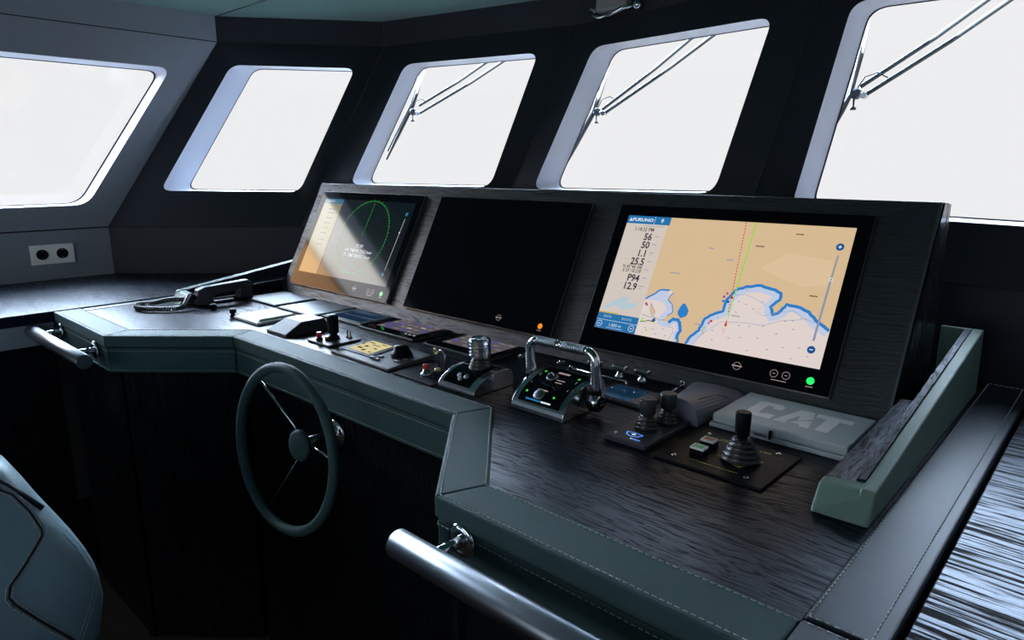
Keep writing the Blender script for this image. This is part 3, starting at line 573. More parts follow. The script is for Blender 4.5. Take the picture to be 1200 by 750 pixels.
for P_, lb in zip(wp, wl):
    u1, u2, l1, l2, j, t_, m_, b_ = [V(p) for p in P_]; m_ = (m_+j)/2+V((-.01, .005, 0))
    t = thing('window_wiper', lb, 'wiper', tuple(j), 'wipers on the bow windows')
    for a, c in ((l1, u1), (l2, u2)):
        d = (c-a); B = MB(); k = a+d*.62+V((0, 0, -.006)); B.tube([a, k, c, c+(c-k).normalized()*.30], .0062, M['wiper'], 8); B.build('arm', t)
    B = MB(); B.lathe(j-V((0, .012, 0)), (0, 1, 0), [(0, .008), (.004, .015), (.02, .016), (.026, .009)], M['wiper'], 16); B.lathe(l1-V((0, .01, 0)), (0, 1, 0), [(0, .009), (.018, .009)], M['chrome'], 12); B.cyl(j, l1, .007, M['chrome'], 8); B.lathe(j+V((-.004, 0, -.045)), (0, 0, 1), [(0, .009), (.006, .009), (.010, .003), (.04, .003)], M['wiper'], 10); B.build('joint', t)
    B = MB(); B.tube([j+V((.0, 0, .01)), j+V((.02, 0, .045)), j+V((.05, .01, .055)), j+V((.075, .02, .040))], .0018, M['wiperblk'], 6); B.build('hose', t)
    B = MB(); B.tube([t_, (t_+m_)/2+V((.004, 0, 0)), m_, (m_+b_)/2, b_], [.004, .007, .009, .008, .004], M['wiperblk'], 8)
    mid = (t_+b_)/2; B.tube([t_*.82+mid*.18+V((.0, -.012, 0)), m_+V((.008, -.02, 0)), b_*.82+mid*.18+V((0, -.012, 0))], .0038, M['wiper'], 6); B.build('blade', t)

# ------------------------------------------------------------------ flush panels and instruments on the desk
def tablet(x0, x1, y0, y1, label, h=.007, disp=None, group='flush touch panels in the desk'):
    t = thing('touch_panel', label, 'touch panel', ((x0+x1)/2, (y0+y1)/2, ZD), group)
    B = MB(); B.box(x0, x1, y0, y1, ZD+.0004, ZD+h, M['darkgrey']); B.build('frame', t, bevel=.0015)
    B = MB(); B.box(x0+.005, x1-.005, y0+.005, y1-.005, ZD+h+.0001, ZD+h+.0012, M['screenoff']); B.build('glass', t)
    if disp and disp[4] == 'mfd': B.mats[0] = M['glassblack']; t.children[-1].data.materials[0] = M['glassblack']
    if disp:
        D = flat(); z = ZD+h+.0015; bx0, bx1, by0, by1, kind = disp
        def rc(a, b, c, d, m, l=0): D.add([(a, c, z+l*.0001), (b, c, z+l*.0001), (b, d, z+l*.0001), (a, d, z+l*.0001)], [[0, 1, 2, 3]], m)
        if kind == 'mfd':
            rc(bx0, bx1, by0, by1, E['mfdbrown']); rnd = random.Random(int(-x0*1000)); nx, ny = 6, 4; cw, ch = (bx1-bx0)/nx, (by1-by0)/ny
            for i in range(nx):
                for k in range(ny):
                    q = rnd.random(); xx, yy = bx0+i*cw, by0+k*ch
                    if q < .45: rc(xx+.002, xx+cw-.002, yy+.002, yy+ch-.002, E['mfdpurple'], 1)
                    if q > .62: rc(xx+.006, xx+cw-.005, yy+.010, yy+ch-.010, E['mfdwhite' if q > .93 else 'mfdbrown2'], 2)
                    if q < .2: rc(xx+.008, xx+cw-.008, yy+.012, yy+ch-.012, E['violet'], 2)
            for k in range(3): rc(x1-.070+k*.018, x1-.060+k*.018, by0-.013, by0-.008, E['mfdwhite'], 1)
        else: rc(bx0, bx1, by0, by1, E['dimblue'])
        D.build('display', t)
    return t
tablet(-2.349, -2.130, 1.128, 1.288, 'unlit touch panel nearest the telephone, grey with reflected sky')
tablet(-2.100, -1.890, 1.122, 1.292, 'unlit touch panel behind the white square cover')
tablet(-1.875, -1.672, 1.150, 1.286, 'dark touch panel third from the port end, below the gap of the monitors', disp=(-1.855, -1.695, 1.17, 1.275, 'dim'))
tablet(-1.662, -1.415, 1.140, 1.287, 'lit touch panel with purple tiles and three small white keys', disp=(-1.632, -1.446, 1.180, 1.282, 'mfd'))
tablet(-1.372, -1.125, 1.140, 1.287, 'lit brownish touch panel behind the chrome thruster knob', disp=(-1.340, -1.155, 1.180, 1.282, 'mfd'))
tablet(-.795, -.672, 1.105, 1.203, 'small dim blue touch panel behind the pair of dark joysticks', disp=(-.785, -.705, 1.115, 1.190, 'dim'))

# white square cover
t = thing('instrument_cover', 'white square instrument cover near the port front corner', 'cover', (-1.98, 1.02, ZD))
B = MB(); B.box(-2.058, -1.905, .951, 1.093, ZD+.0004, ZD+.010, M['white']); B.build('skirt', t, bevel=.003, seg=3)
B = MB(); B.hull8([(-2.052, .957, ZD+.0101), (-1.911, .957, ZD+.0101), (-1.911, 1.087, ZD+.0101), (-2.052, 1.087, ZD+.0101)], [(-2.043, .966, ZD+.017), (-1.920, .966, ZD+.017), (-1.920, 1.078, ZD+.017), (-2.043, 1.078, ZD+.017)], M['white']); B.build('lid', t, bevel=.002)
# dark wedge-shaped cover
t = thing('instrument_cover', 'dark grey wedge-shaped instrument cover next to the small joystick', 'cover', (-1.77, 1.0, ZD))
B = MB(); x0, x1, y0, y1 = -1.822, -1.714, .934, 1.075
B.hull8([(x0, y0, ZD+.0004), (x1, y0, ZD+.0004), (x1, y1, ZD+.0004), (x0, y1, ZD+.0004)], [(x0, y0, ZD+.009), (x1, y0, ZD+.009), (x1, y1, ZD+.009), (x0, y1, ZD+.009)], M['darkgrey'])
B.build('base', t, bevel=.0015)
B = MB(); B.hull8([(x0, y0+.002, ZD+.0092), (x1, y0+.002, ZD+.0092), (x1, y1, ZD+.0092), (x0, y1, ZD+.0092)], [(x0+.006, y0+.062, ZD+.034), (x1-.012, y0+.058, ZD+.034), (x1-.012, y1-.008, ZD+.034), (x0+.006, y1-.008, ZD+.034)], M['darkgrey']); B.build('hood', t, bevel=.002)
# small black knobs by the telephone
for x, y, h, lb in ((-2.240, .969, .018, 'short black knob standing beside the telephone cord'), (-2.086, .962, .024, 'taller black knob beside the white square cover')):
    t = thing('desk_knob', lb, 'switch', (x, y, ZD), None)  # plain black control knob on the desk
    B = MB(); B.lathe((x, y, ZD+.0004), (0, 0, 1), [(0, .010), (.004, .010), (.006, .007), (h*.5, .007), (h*.55, .0105), (h, .0105), (h+.002, .008)], M['black'], 20); B.build('cap', t)
    B = MB(); B.lathe((x, y, ZD+h+.0024), (0, 0, 1), [(0, .006), (.0006, .005)], M['darkgrey'], 16); B.build('top_disc', t)
t = MB(); t.box(-2.200, -2.120, 1.040, 1.060, ZD+.0004, ZD+.0016, M['darkgrey']); t.box(-2.195, -2.125, 1.045, 1.055, ZD+.0016, ZD+.0020, M['black'])
tag(t.build('vent_slot', bevel=.0005), 'narrow dark slot plate in the desk behind the short black knob', 'slot plate')

def bellows(B, x, y, z, r0, r1, h, n, m, square=False):
    pr = []; 
    for k in range(n):
        t_ = k/n; ro = r0+(r1-r0)*t_; pr += [(h*t_, ro*.88), (h*(t_+.35/n), ro), (h*(t_+.6/n), ro)]
    pr.append((h, r1*.8)); B.lathe((x, y, z), (0, 0, 1), pr, m, 4 if square else 32, smooth=not square); return B
# small joystick unit
t = thing('joystick_unit', 'small joystick plate with a black grip and a red button at the front edge', 'joystick', (-1.584, 1.0, ZD))
B = MB(); B.box(-1.636, -1.531, .954, 1.056, ZD+.0004, ZD+.006, M['darkgrey']); B.build('plate', t, bevel=.0015)
B = MB(); B.lathe((-1.588, 1.006, ZD+.0061), (0, 0, 1), [(0, .017), (.006, .017), (.010, .010), (.016, .010)], M['black'], 20); B.build('gaiter', t)
B = MB(); B.lathe((-1.588, 1.006, ZD+.0222), (0, 0, 1), [(0, .014), (.004, .016), (.046, .0165), (.050, .014), (.052, .008)], M['black'], 10, smooth=False); B.build('grip', t)
B = MB(); B.lathe((-1.588, .986, ZD+.0062), (0, 0, 1), [(0, .006), (.010, .006), (.011, .004)], M['brass'], 14); B.build('brass_stud', t)
B = MB(); B.lathe((-1.604, .972, ZD+.0061), (0, 0, 1), [(0, .009), (.006, .009), (.007, .006)], M['black'], 16); bb = B.build('button_base', t)
B = MB(); B.lathe((-1.604, .972, ZD+.0132), (0, 0, 1), [(0, .0065), (.012, .0075), (.015, .006)], M['red'], 16); tag(B.build('button', t), 'red push button')
for x in (-1.572, -1.558): 
    B = MB(); B.lathe((x, 1.040, ZD+.0061), (0, 0, 1), [(0, .005), (.004, .005), (.005, .0022), (.016, .0018), (.018, .003), (.020, .001)], M['darksteel'], 12); B.build('toggle', t)
# trackball / display unit with amber screen
t = thing('control_display', 'flat black control unit with a small amber display and a black dial', 'control unit', (-1.367, 1.0, ZD))
B = MB(); B.hull8([(-1.490, .932, ZD+.0004), (-1.243, .926, ZD+.0004), (-1.243, 1.066, ZD+.0004), (-1.490, 1.066, ZD+.0004)], [(-1.488, .934, ZD+.007), (-1.245, .928, ZD+.007), (-1.245, 1.064, ZD+.013), (-1.488, 1.064, ZD+.013)], M['darkgrey']); B.build('body', t, bevel=.002)
sl_ = .006/.134
def am(x, y, l=0): return (x, y, ZD+.0072+sl_*(y-.930)+.0006+l*.0002)
B = MB(); B.hull8([am(-1.478, .955), am(-1.355, .953), am(-1.355, 1.058), am(-1.478, 1.058)], [am(-1.476, .957, 6), am(-1.357, .955, 6), am(-1.357, 1.056, 6), am(-1.476, 1.056, 6)], M['black']); B.build('bezel', t)
B = flat(); B.add([am(-1.463, .968, 8), am(-1.372, .966, 8), am(-1.376, 1.046, 8), am(-1.463, 1.046, 8)], [[0, 1, 2, 3]], E['amber'])
for x, y, w_, h_ in [(-1.455, 1.03, .02, .005), (-1.43, 1.02, .03, .004), (-1.45, .985, .02, .008), (-1.42, .975, .01, .012), (-1.40, 1.0, .012, .006), (-1.41, 1.034, .02, .004), (-1.44, 1.0, .012, .010), (-1.39, .975, .010, .005), (-1.462, 1.01, .008, .006)]:
    B.add([am(x, y, 10), am(x+w_, y, 10), am(x+w_, y+h_, 10), am(x, y+h_, 10)], [[0, 1, 2, 3]], E['ink'])
tag(B.build('display', t), 'amber liquid crystal display')
B = MB(); B.lathe((-1.305, 1.015, ZD+.0115), (0, 0, 1), [(0, .026), (.004, .027), (.010, .022), (.012, .019), (.022, .018), (.025, .014), (.026, .001)], M['black'], 32); tag(B.build('dial', t), 'round black dial')
for x, y in ((-1.345, .958), (-1.322, .954), (-1.335, .975), (-1.272, .975), (-1.272, 1.0)):
    B = MB(); B.box(x-.008, x+.008, y-.005, y+.005, ZD+.008, ZD+.0125, M['darksteel']); B.build('key', t, bevel=.001)
# start / key panel with red button and guarded lever
t = thing('key_panel', 'flat black plate with a red button and a brass ringed guarded lever', 'control plate', (-1.14, .98, ZD))
B = MB(); B.hull8([(-1.225, .925, ZD+.0004), (-1.085, .922, ZD+.0004), (-1.085, 1.04, ZD+.0004), (-1.225, 1.04, ZD+.0004)], [(-1.225, .925, ZD+.004), (-1.085, .922, ZD+.004), (-1.085, 1.04, ZD+.004), (-1.225, 1.04, ZD+.004)], M['black']); B.build('plate', t, bevel=.001)
B = MB(); B.lathe((-1.156, .968, ZD+.0041), (0, 0, 1), [(0, .013), (.003, .013), (.005, .008), (.012, .006)], M['chrome'], 20); B.build('button_collar', t)
B = MB(); B.lathe((-1.156, .968, ZD+.0162), (0, 0, 1), [(0, .006), (.009, .0075), (.012, .005)], M['red'], 18); tag(B.build('button', t), 'red push button')
kx, ky = -1.108, .968
B = MB(); B.box(kx-.012, kx+.012, ky-.012, ky+.012, ZD+.0041, ZD+.022, M['black']); B.build('lever_block', t, bevel=.002)
B = MB(); B.lathe((kx-.003, ky-.004, ZD+.0221), (0, 0, 1), [(0, .007), (.005, .007), (.006, .005)], M['brass'], 18); B.build('brass_collar', t)
B = MB(); B.tube([(kx-.011, ky+.006, ZD+.0222), (kx-.011, ky+.006, ZD+.058), (kx-.006, ky+.006, ZD+.067), (kx+.004, ky+.006, ZD+.067), (kx+.010, ky+.006, ZD+.058), (kx+.010, ky+.006, ZD+.0222)], .0020, M['darksteel'], 8); B.build('guard', t)
B = MB(); B.tube([V((kx-.009, ky-.004, ZD+.066))+V((.0055*math.cos(a), 0, .0055*math.sin(a))) for a in [2*math.pi*k/20 for k in range(20)]], .0016, M['brass'], 8, closed=True, up=(0, 1, 0)); B.build('ring', t)

# ------------------------------------------------------------------ chrome lever units
def arch_body(B, x0, x1, y0, y1, h, m, back=.25, n=14, inset=None):
    """rounded wedge: curves up from the front and rolls over to the back"""
    pr = []
    for k in range(n+1):
        a = math.pi/2*k/n; pr.append((y0+(y1-y0)*(1-back)*(1-math.cos(a))*.999, ZD+.002+h*math.sin(a)))
    yb = pr[-1][0]
    for k in range(1, 7):
        a = math.pi/2*k/6; pr.append((yb+(y1-yb)*math.sin(a), ZD+.002+h*(1-.55*(1-math.cos(a)))))
    pr = [(y0, ZD+.0004)]+pr+[(y1, ZD+.0004)]
    B.hull8([(x0, y, z) for y, z in pr], [(x1, y, z) for y, z in pr], m); return pr
def slope_pt(x, t_, lift, y0, h, L_):
    a = t_; y = y0+L_*(1-math.cos(a)); z = ZD+.002+h*math.sin(a); n = V((0, -h*math.cos(a)*-1, 0)); tg = V((0, L_*math.sin(a), h*math.cos(a))).normalized(); nn = V((0, -tg.z, tg.y)); return V((x, y, z))+nn*lift
t = thing('thruster_lever', 'low chrome thruster control with black bellows and a ribbed chrome knob', 'control lever', (-1.02, .99, ZD))
B = MB(); arch_body(B, -1.078, -.966, .934, 1.055, .040, M['castmetal']); B.build('body', t, bevel=.003, seg=3)
def inset_panel(x0, x1, y0, h, L_, ta, tb, m, lift=.0009, n=8):
    b = MB(); vs = []; 
    for k in range(n+1): a = ta+(tb-ta)*k/n; vs += [slope_pt(x0, a, lift, y0, h, L_), slope_pt(x1, a, lift, y0, h, L_)]
    fs = [[2*k, 2*k+1, 2*k+3, 2*k+2] for k in range(n)]; b.add(vs, fs, m, True); return b
inset_panel(-1.066, -.985, .934, .040, .0905, .35, 1.50, M['glassblack']).build('inset', t)
for x, a in ((-1.032, .75), (-1.012, .75), (-1.022, .62)):
    p = slope_pt(x, a, .001, .934, .040, .0905); B = MB(); B.lathe(p, (0, -.6, .8), [(0, .006), (.002, .006), (.003, .004)], M['darksteel'], 14); B.build('key', t)
B = MB(); bellows(B, -1.020, 1.008, ZD+.036, .026, .017, .027, 4, M['rubber']); B.build('bellows', t)
B = MB(); pr = [(0, .012), (.002, .0225)]
for k in range(5): pr += [(.003+k*.0075, .0245), (.0078+k*.0075, .0245), (.0085+k*.0075, .0215), (.0100+k*.0075, .0215)]
pr += [(.042, .0225), (.0435, .019), (.0437, .013), (.040, .001)]; B.lathe((-1.020, 1.006, ZD+.0625), (0, 0, 1), pr, M['chrome'], 14, smooth=False); tag(B.build('knob', t), 'ribbed chrome knob')

t = thing('throttle_lever', 'large chrome twin throttle with an arched double handle over a keypad', 'throttle', (-.80, 1.0, ZD))
bx0, bx1, by0, by1, bh = -.872, -.742, .945, 1.085, .060
B = MB(); arch_body(B, bx0, bx1, by0, by1, bh, M['castmetal'], back=.2); B.build('body', t, bevel=.004, seg=3)
Lb = (by1-by0)*.8
inset_panel(bx0+.014, bx1-.014, by0, bh, Lb, .30, 1.50, M['glassblack']).build('inset', t)
def ipt(x, a, l=.0014): return slope_pt(x, a, l, by0, bh, Lb)
B = flat()
def chip(x, a, w_, da, m, l=.0014): B.add([ipt(x-w_, a-da, l), ipt(x+w_, a-da, l), ipt(x+w_, a+da, l), ipt(x-w_, a+da, l)], [[0, 1, 2, 3]], m)
for x, a in ((-.850, 1.30), (-.766, 1.30), (-.846, .60), (-.778, .60)): chip(x, a, .0022, .025, E['led'])
chip(-.808, 1.36, .014, .03, E['logo']); chip(-.795, 1.10, .010, .012, E['logo']); chip(-.795, 1.02, .008, .012, E['logo']); chip(-.812, .72, .012, .018, E['logo'])
chip(-.822, .40, .018, .022, E['header']); chip(-.790, .40, .012, .022, E['whitetxt'])
for sx_ in (-.853, -.763):
    B.add([ipt(sx_, .85), ipt(sx_+.0012, .85), ipt(sx_+.0012, 1.2), ipt(sx_, 1.2)], [[0, 1, 2, 3]], E['logo'])
tag(B.build('keypad_marks', t), 'glowing green lamps and pale lettering')
for x, a, r_ in ((-.818, 1.12, .012), (-.812, .56, .012)):
    B = MB(); p = ipt(x, a, .001); q = ipt(x, a, .002)-p; B.lathe(p, q, [(0, r_), (.004, r_), (.006, r_*.8), (.0065, .001)], M['steel'], 28); B.build('keypad_button', t)
B = MB(); p = ipt(-.806, 1.02, .001); B.tube([ipt(-.818, 1.12, .006), ipt(-.806, 1.0, .020), ipt(-.800, .92, .023)], [.006, .005, .006], M['chrome'], 12); B.build('thumb_lever', t)
zt_ = 1.104; yt_ = 1.020; py_, pz_ = 1.026, 1.006
def lever(xa, xb, inner, side):
    s_ = 1 if side > 0 else -1
    path = [(xa, py_, pz_), (xa, py_-.001, pz_+.03), (xa, yt_+.001, zt_-.030)]
    for k in range(1, 7):
        a = math.pi/2*k/6; path.append((xa-s_*.022*(1-math.cos(a)), yt_, zt_-.022+.022*math.sin(a)))
    rs = [.013, .0115, .010]+[.009]*6
    B = MB(); B.tube(path, rs, M['chrome'], 16, up=(0, 1, 0)); lv = B.build('lever', t)
    B = MB(); pr = [(0, .009)]; L_ = abs(xb-(xa-s_*.022)); n = 11
    for k in range(n): pr += [(.002+L_*k/n, .0098), (.002+L_*(k+.55)/n, .0098), (.002+L_*(k+.6)/n, .0086), (.002+L_*(k+.98)/n, .0086)]
    B.lathe((xa-s_*.022, yt_, zt_), (-s_, 0, 0), pr, M['steel'], 18); tag(B.build('grip', lv), 'ribbed steel grip')
    B = MB(); B.sphere((xb-s_*.004, yt_, zt_), .0088, M['chrome'], 20); B.build('end_ball', lv)
    B = MB(); B.lathe((xa-s_*.010, py_, pz_), (s_, 0, 0), [(0, .019), (.014, .019), (.020, .0175), (.022, .014), (.0225, .001)], M['chrome'], 32); hb = B.build('pivot', lv)
    B = MB(); B.lathe((xa+s_*.0126, py_, pz_), (s_, 0, 0), [(0, .0125), (.0004, .0125)], M['black'], 28)
    for k in (-1, 1): B.box(xa+s_*.0131-.0002, xa+s_*.0131+.0002, py_-.006, py_+.006, pz_+k*.0035-.001, pz_+k*.0035+.001, M['chrome'])
    B.build('pivot_cap', lv)
lever(-.888, -.818, 0, -1); lever(-.724, -.800, 0, 1)

# ------------------------------------------------------------------ twin dark joysticks
t = thing('joystick_unit', 'slim dark plate with two small joysticks side by side and a glowing blue emblem', 'joystick', (-.60, 1.01, ZD))
B = MB(); B.box(-.643, -.560, .937, 1.091, ZD+.0004, ZD+.010, M['darkgrey']); B.build('plate', t, bevel=.002, seg=3)
zp = ZD+.0103
for x, y in ((-.603, 1.012), (-.590, 1.062)):
    j = MB(); bellows(j, x, y, zp-.0002, .021, .009, .026, 4, M['rubber']); jo = j.build('bellows', t)
    j = MB(); j.lathe((x, y, zp+.0255), (0, 0, 1), [(0, .009), (.002, .0145), (.026, .0155), (.029, .0145), (.0292, .010), (.028, .001)], M['darkgrey'], 28); j.build('cap', jo)
B = flat(); ex, ey = -.602, .968; pts = [(-.017, .006), (-.012, -.006), (0, -.011), (.012, -.006), (.017, .006), (0, .009)]
N = len(pts)
B.add([(ex+a, ey+b, zp+.0002) for a, b in pts]+[(ex+a*.84, ey+b*.8, zp+.0002) for a, b in pts], [[k, (k+1) % N, N+(k+1) % N, N+k][::-1] for k in range(N)], E['glowblue'])
B.add([(ex-.004, ey-.001, zp+.0002), (ex+.004, ey-.001, zp+.0002), (ex+.004, ey+.002, zp+.0002), (ex-.004, ey+.002, zp+.0002)], [[0, 1, 2, 3]], E['whitetxt'])
B.add([(ex-.001, ey-.004, zp+.0003), (ex+.001, ey-.004, zp+.0003), (ex+.001, ey+.005, zp+.0003), (ex-.001, ey+.005, zp+.0003)], [[0, 1, 2, 3]], E['whitetxt'])
B.add([(-.594, .9485, zp+.0002), (-.578, .9485, zp+.0002), (-.578, .951, zp+.0002), (-.594, .951, zp+.0002)], [[0, 1, 2, 3]], E['glowblue'])
B.add([(-.597, .9480, zp+.0002), (-.5945, .9480, zp+.0002), (-.5945, .9515, zp+.0002), (-.597, .9515, zp+.0002)], [[0, 1, 2, 3]], E['whitetxt'])
tag(B.build('emblem', t), 'glowing blue shield emblem')
B = MB(); B.lathe((-.629, .955, zp), (0, 0, 1), [(0, .0035), (.002, .0035), (.003, .002)], M['white'], 14); B.build('lamp', t)

# ------------------------------------------------------------------ big joystick plate
t = thing('joystick_unit', 'large square black plate with one tall bellows joystick, a red and a green button', 'joystick', (-.447, 1.01, ZD))
B = MB(); B.hull8([(-.540, .928, ZD+.0004), (-.356, .928, ZD+.0004), (-.354, 1.085, ZD+.0004), (-.540, 1.088, ZD+.0004)], [(-.539, .929, ZD+.004), (-.357, .929, ZD+.004), (-.355, 1.084, ZD+.004), (-.539, 1.087, ZD+.004)], M['black']); B.build('plate', t, bevel=.0012)
zp = ZD+.0042
for x, y in ((-.513, .951), (-.512, 1.072), (-.387, 1.070), (-.390, .950)):
    B = MB(); B.lathe((x, y, zp), (0, 0, 1), [(0, .0045), (.0012, .0042), (.0024, .002)], M['chrome'], 14); B.build('screw', t)
jx, jy = -.4255, 1.008
B = flat()
B.add([(jx+.036*math.cos(R(90*k+20)), jy+.036*math.sin(R(90*k+20)), zp+.0003) for k in range(4)], [[0, 1, 2, 3]], M['yellow'])
rnd = random.Random(5)
def marks(x0, x1, y, h_):
    x = x0
    while x < x1:
        w_ = rnd.uniform(.002, .005); yy = y+rnd.uniform(-.0004, .0004); B.add([(x, yy, zp+.0003), (x+w_, yy, zp+.0003), (x+w_, yy+h_, zp+.0003), (x, yy+h_, zp+.0003)], [[0, 1, 2, 3]], M['yellow']); x += w_+.0013
marks(-.488, -.408, .9535, .0024); marks(-.487, -.462, 1.063, .004); marks(-.487, -.462, 1.0575, .003); marks(-.415, -.396, 1.058, .005); B.build('yellow_markings', t)
for x, y, m, nm in ((-.4865, .985, 'greenbtn', 'green'), (-.4885, 1.025, 'redbtn', 'red')):
    B = MB(); B.box(x-.0125, x+.0125, y-.010, y+.010, zp, zp+.009, M['black']); bb = B.build('button', t, bevel=.001)
    B = MB(); B.box(x-.0120, x+.0120, y-.0095, y+.0095, zp+.0091, zp+.0125, M['letter']); B.box(x-.0085, x+.0085, y-.0065, y+.0065, zp+.0126, zp+.0130, M[m]); tag(B.build('button_cap', bb), nm+' button face in a white surround')
B = MB(); bellows(B, jx, jy, zp+.0006, .0315, .012, .038, 5, M['rubber']); B.build('bellows', t)
B = MB(); B.lathe((jx, jy, zp+.038), (0, 0, 1), [(0, .008), (.003, .0095), (.006, .0115), (.040, .0125), (.043, .0115), (.0435, .008), (.0425, .001)], M['black'], 28); B.build('grip', t)

# ------------------------------------------------------------------ arched hood and grey box
t = thing('instrument_hood', 'blue-grey plastic hood with an arched front behind the twin joysticks', 'cover', (-.575, 1.2, ZD))
B = MB(); y0 = 1.095; n = 16; f0 = []; b0 = []
for k in range(n+1):
    a = math.pi*k/n; f0.append((-.585-.038*math.cos(a), y0, ZD+.004+.044*math.sin(a)**.8)); b0.append((-.600-.062*math.cos(a), 1.282, ZD+.004+.022*math.sin(a)**.45))
f0 = [(-.623, y0, ZD+.0005)]+f0+[(-.547, y0, ZD+.0005)]; b0 = [(-.662, 1.282, ZD+.0005)]+b0+[(-.538, 1.282, ZD+.0005)]
k_ = len(f0); B.add(f0+b0, [[i, i+1, k_+i+1, k_+i] for i in range(k_-1)]+[list(range(k_))[::-1], [k_+i for i in range(k_)], [0, k_, 2*k_-1, k_-1]], M['hood']); B.build('shell', t, bevel=.002)
B = MB(); B.tube([(-.560, 1.12, ZD+.0455), (-.558, 1.19, ZD+.038), (-.545, 1.22, ZD+.026)], .0014, M['hood'], 6); B.build('crease', t)
t = thing('cover_box', 'flat light grey plastic box with large white CAT lettering', 'cover', (-.413, 1.2, ZD))
x0, x1, y0, y1 = -.532, -.298, 1.122, 1.284
B = MB(); B.box(x0-.004, x1+.004, y0-.004, y1+.002, ZD+.0005, ZD+.009, M['catgrey']); B.build('base', t, bevel=.002)
B = MB(); B.box(x0, x1, y0, y1, ZD+.0092, ZD+.026, M['catgrey']); B.build('lid', t, bevel=.003, seg=3)
B = MB(); B.box(-.425, -.421, y0-.0062, y0+.001, ZD+.006, ZD+.021, M['black']); B.box(-.452, -.428, y0-.0048, y0-.0036, ZD+.0075, ZD+.0095, M['black']); B.build('latch', t)
B = flat(); zc = ZD+.0264
def F(x, y): return (x0+.038+x*.170, y0+.038+y*.086, zc)
def cat(pts): 
    A = sum(p[0]*q[1]-q[0]*p[1] for p, q in zip(pts, pts[1:]+[pts[0]]))
    B.add([F(*p) for p in (pts if A > 0 else pts[::-1])], [list(range(len(pts)))], M['letter'])
cat([(.06, 0), (.30, 0), (.30, .30), (.20, .30), (.20, .24), (.13, .24), (.13, .78), (.20, .78), (.20, .66), (.30, .66), (.30, .90), (.25, 1), (.06, 1), (.01, .92), (.01, .08)])
cat([(.33, 0), (.46, 1), (.60, 1), (.66, .56), (.535, .30), (.51, .62), (.455, .22), (.45, 0)]); cat([(.40, 0), (.66, .48), (.70, 0), (.60, 0), (.595, .12), (.47, .12), (.46, 0)])
cat([(.64, 1), (1.0, 1), (1.0, .76), (.885, .76), (.885, 0), (.755, 0), (.755, .76), (.64, .76)])
tag(B.build('lettering', t), 'white block letters CAT')

# ------------------------------------------------------------------ chrome fittings behind the throttle
for x, y, lb in ((-.808, 1.232, 'chrome wing knob behind the throttle, nearer the throttle'), (-.754, 1.238, 'chrome wing knob behind the throttle, nearer the blue-grey hood'), (-.870, 1.225, 'chrome wing knob half hidden behind the throttle handle')):
    t = thing('wing_knob', lb, 'knob', (x, y, ZD), 'chrome wing knobs')
    B = MB(); B.lathe((x, y, ZD+.0004), (0, 0, 1), [(0, .008), (.003, .008), (.006, .0105), (.015, .0105), (.020, .006), (.026, .005)], M['chrome'], 16); B.build('stem', t)
    B = MB(); B.box(x-.017, x+.017, y-.008, y+.008, ZD+.0262, ZD+.037, M['castmetal']); B.build('wing', t, bevel=.003)
for pts, lb in (([(-.925, 1.214), (-.777, 1.212)], 'thin silver rod handle lying behind the throttle'), ([(-.673, 1.213), (-.676, 1.285)], 'thin silver hooked rod beside the blue-grey hood')):
    t = thing('rod_handle', lb, 'handle', (*pts[0], ZD))
    z = ZD+.010; a = V((*pts[0], z)); c = V((*pts[1], z)); B = MB(); B.tube([a, c], .0022, M['chrome'], 10); r_ = B.build('rod', t)
    e = a if lb.startswith('thin silver rod') else c
    B = MB(); B.tube([e, e+V((-.006, 0, .006)), e+V((-.010, 0, .002)), e+V((-.010, 0, -.0095))], .0022, M['chrome'], 8); B.build('hook', t)
    e = c if e is a else a; B = MB(); B.cyl((e.x, e.y, ZD+.0004), (e.x, e.y, z), .002, M['chrome'], 8); B.build('foot', t)
for x, y, w_, lb in ((-.994, 1.262, .012, 'small oval chrome button in the desk left of the throttle'), (-1.104, 1.240, .010, 'slim oval chrome plate beside the brownish touch panel')):
    t = thing('desk_button', lb, 'button', (x, y, ZD))
    B = MB(); B.lathe((x, y, ZD+.0004), (0, 0, 1), [(0, w_+.002), (.002, w_+.001), (.0025, w_-.002)], M['darksteel'], 24); B.build('collar', t)
    B = MB(); B.lathe((x, y, ZD+.003), (0, 0, 1), [(0, w_-.003), (.003, w_-.004), (.0035, .001)], M['chrome'], 24); B.build('cap', t)
t = thing('pin_switch', 'thin upright chrome pin switch left of the throttle foot', 'switch', (-.905, 1.05, ZD))
B = MB(); B.lathe((-.905, 1.05, ZD+.0004), (0, 0, 1), [(0, .006), (.003, .006), (.004, .0035), (.026, .0035), (.028, .005), (.032, .004)], M['chrome'], 14); B.build('pin', t)
B = MB(); B.lathe((-.905, 1.05, ZD+.0326), (0, 0, 1), [(0, .003), (.001, .002)], M['black'], 12); B.build('tip', t)

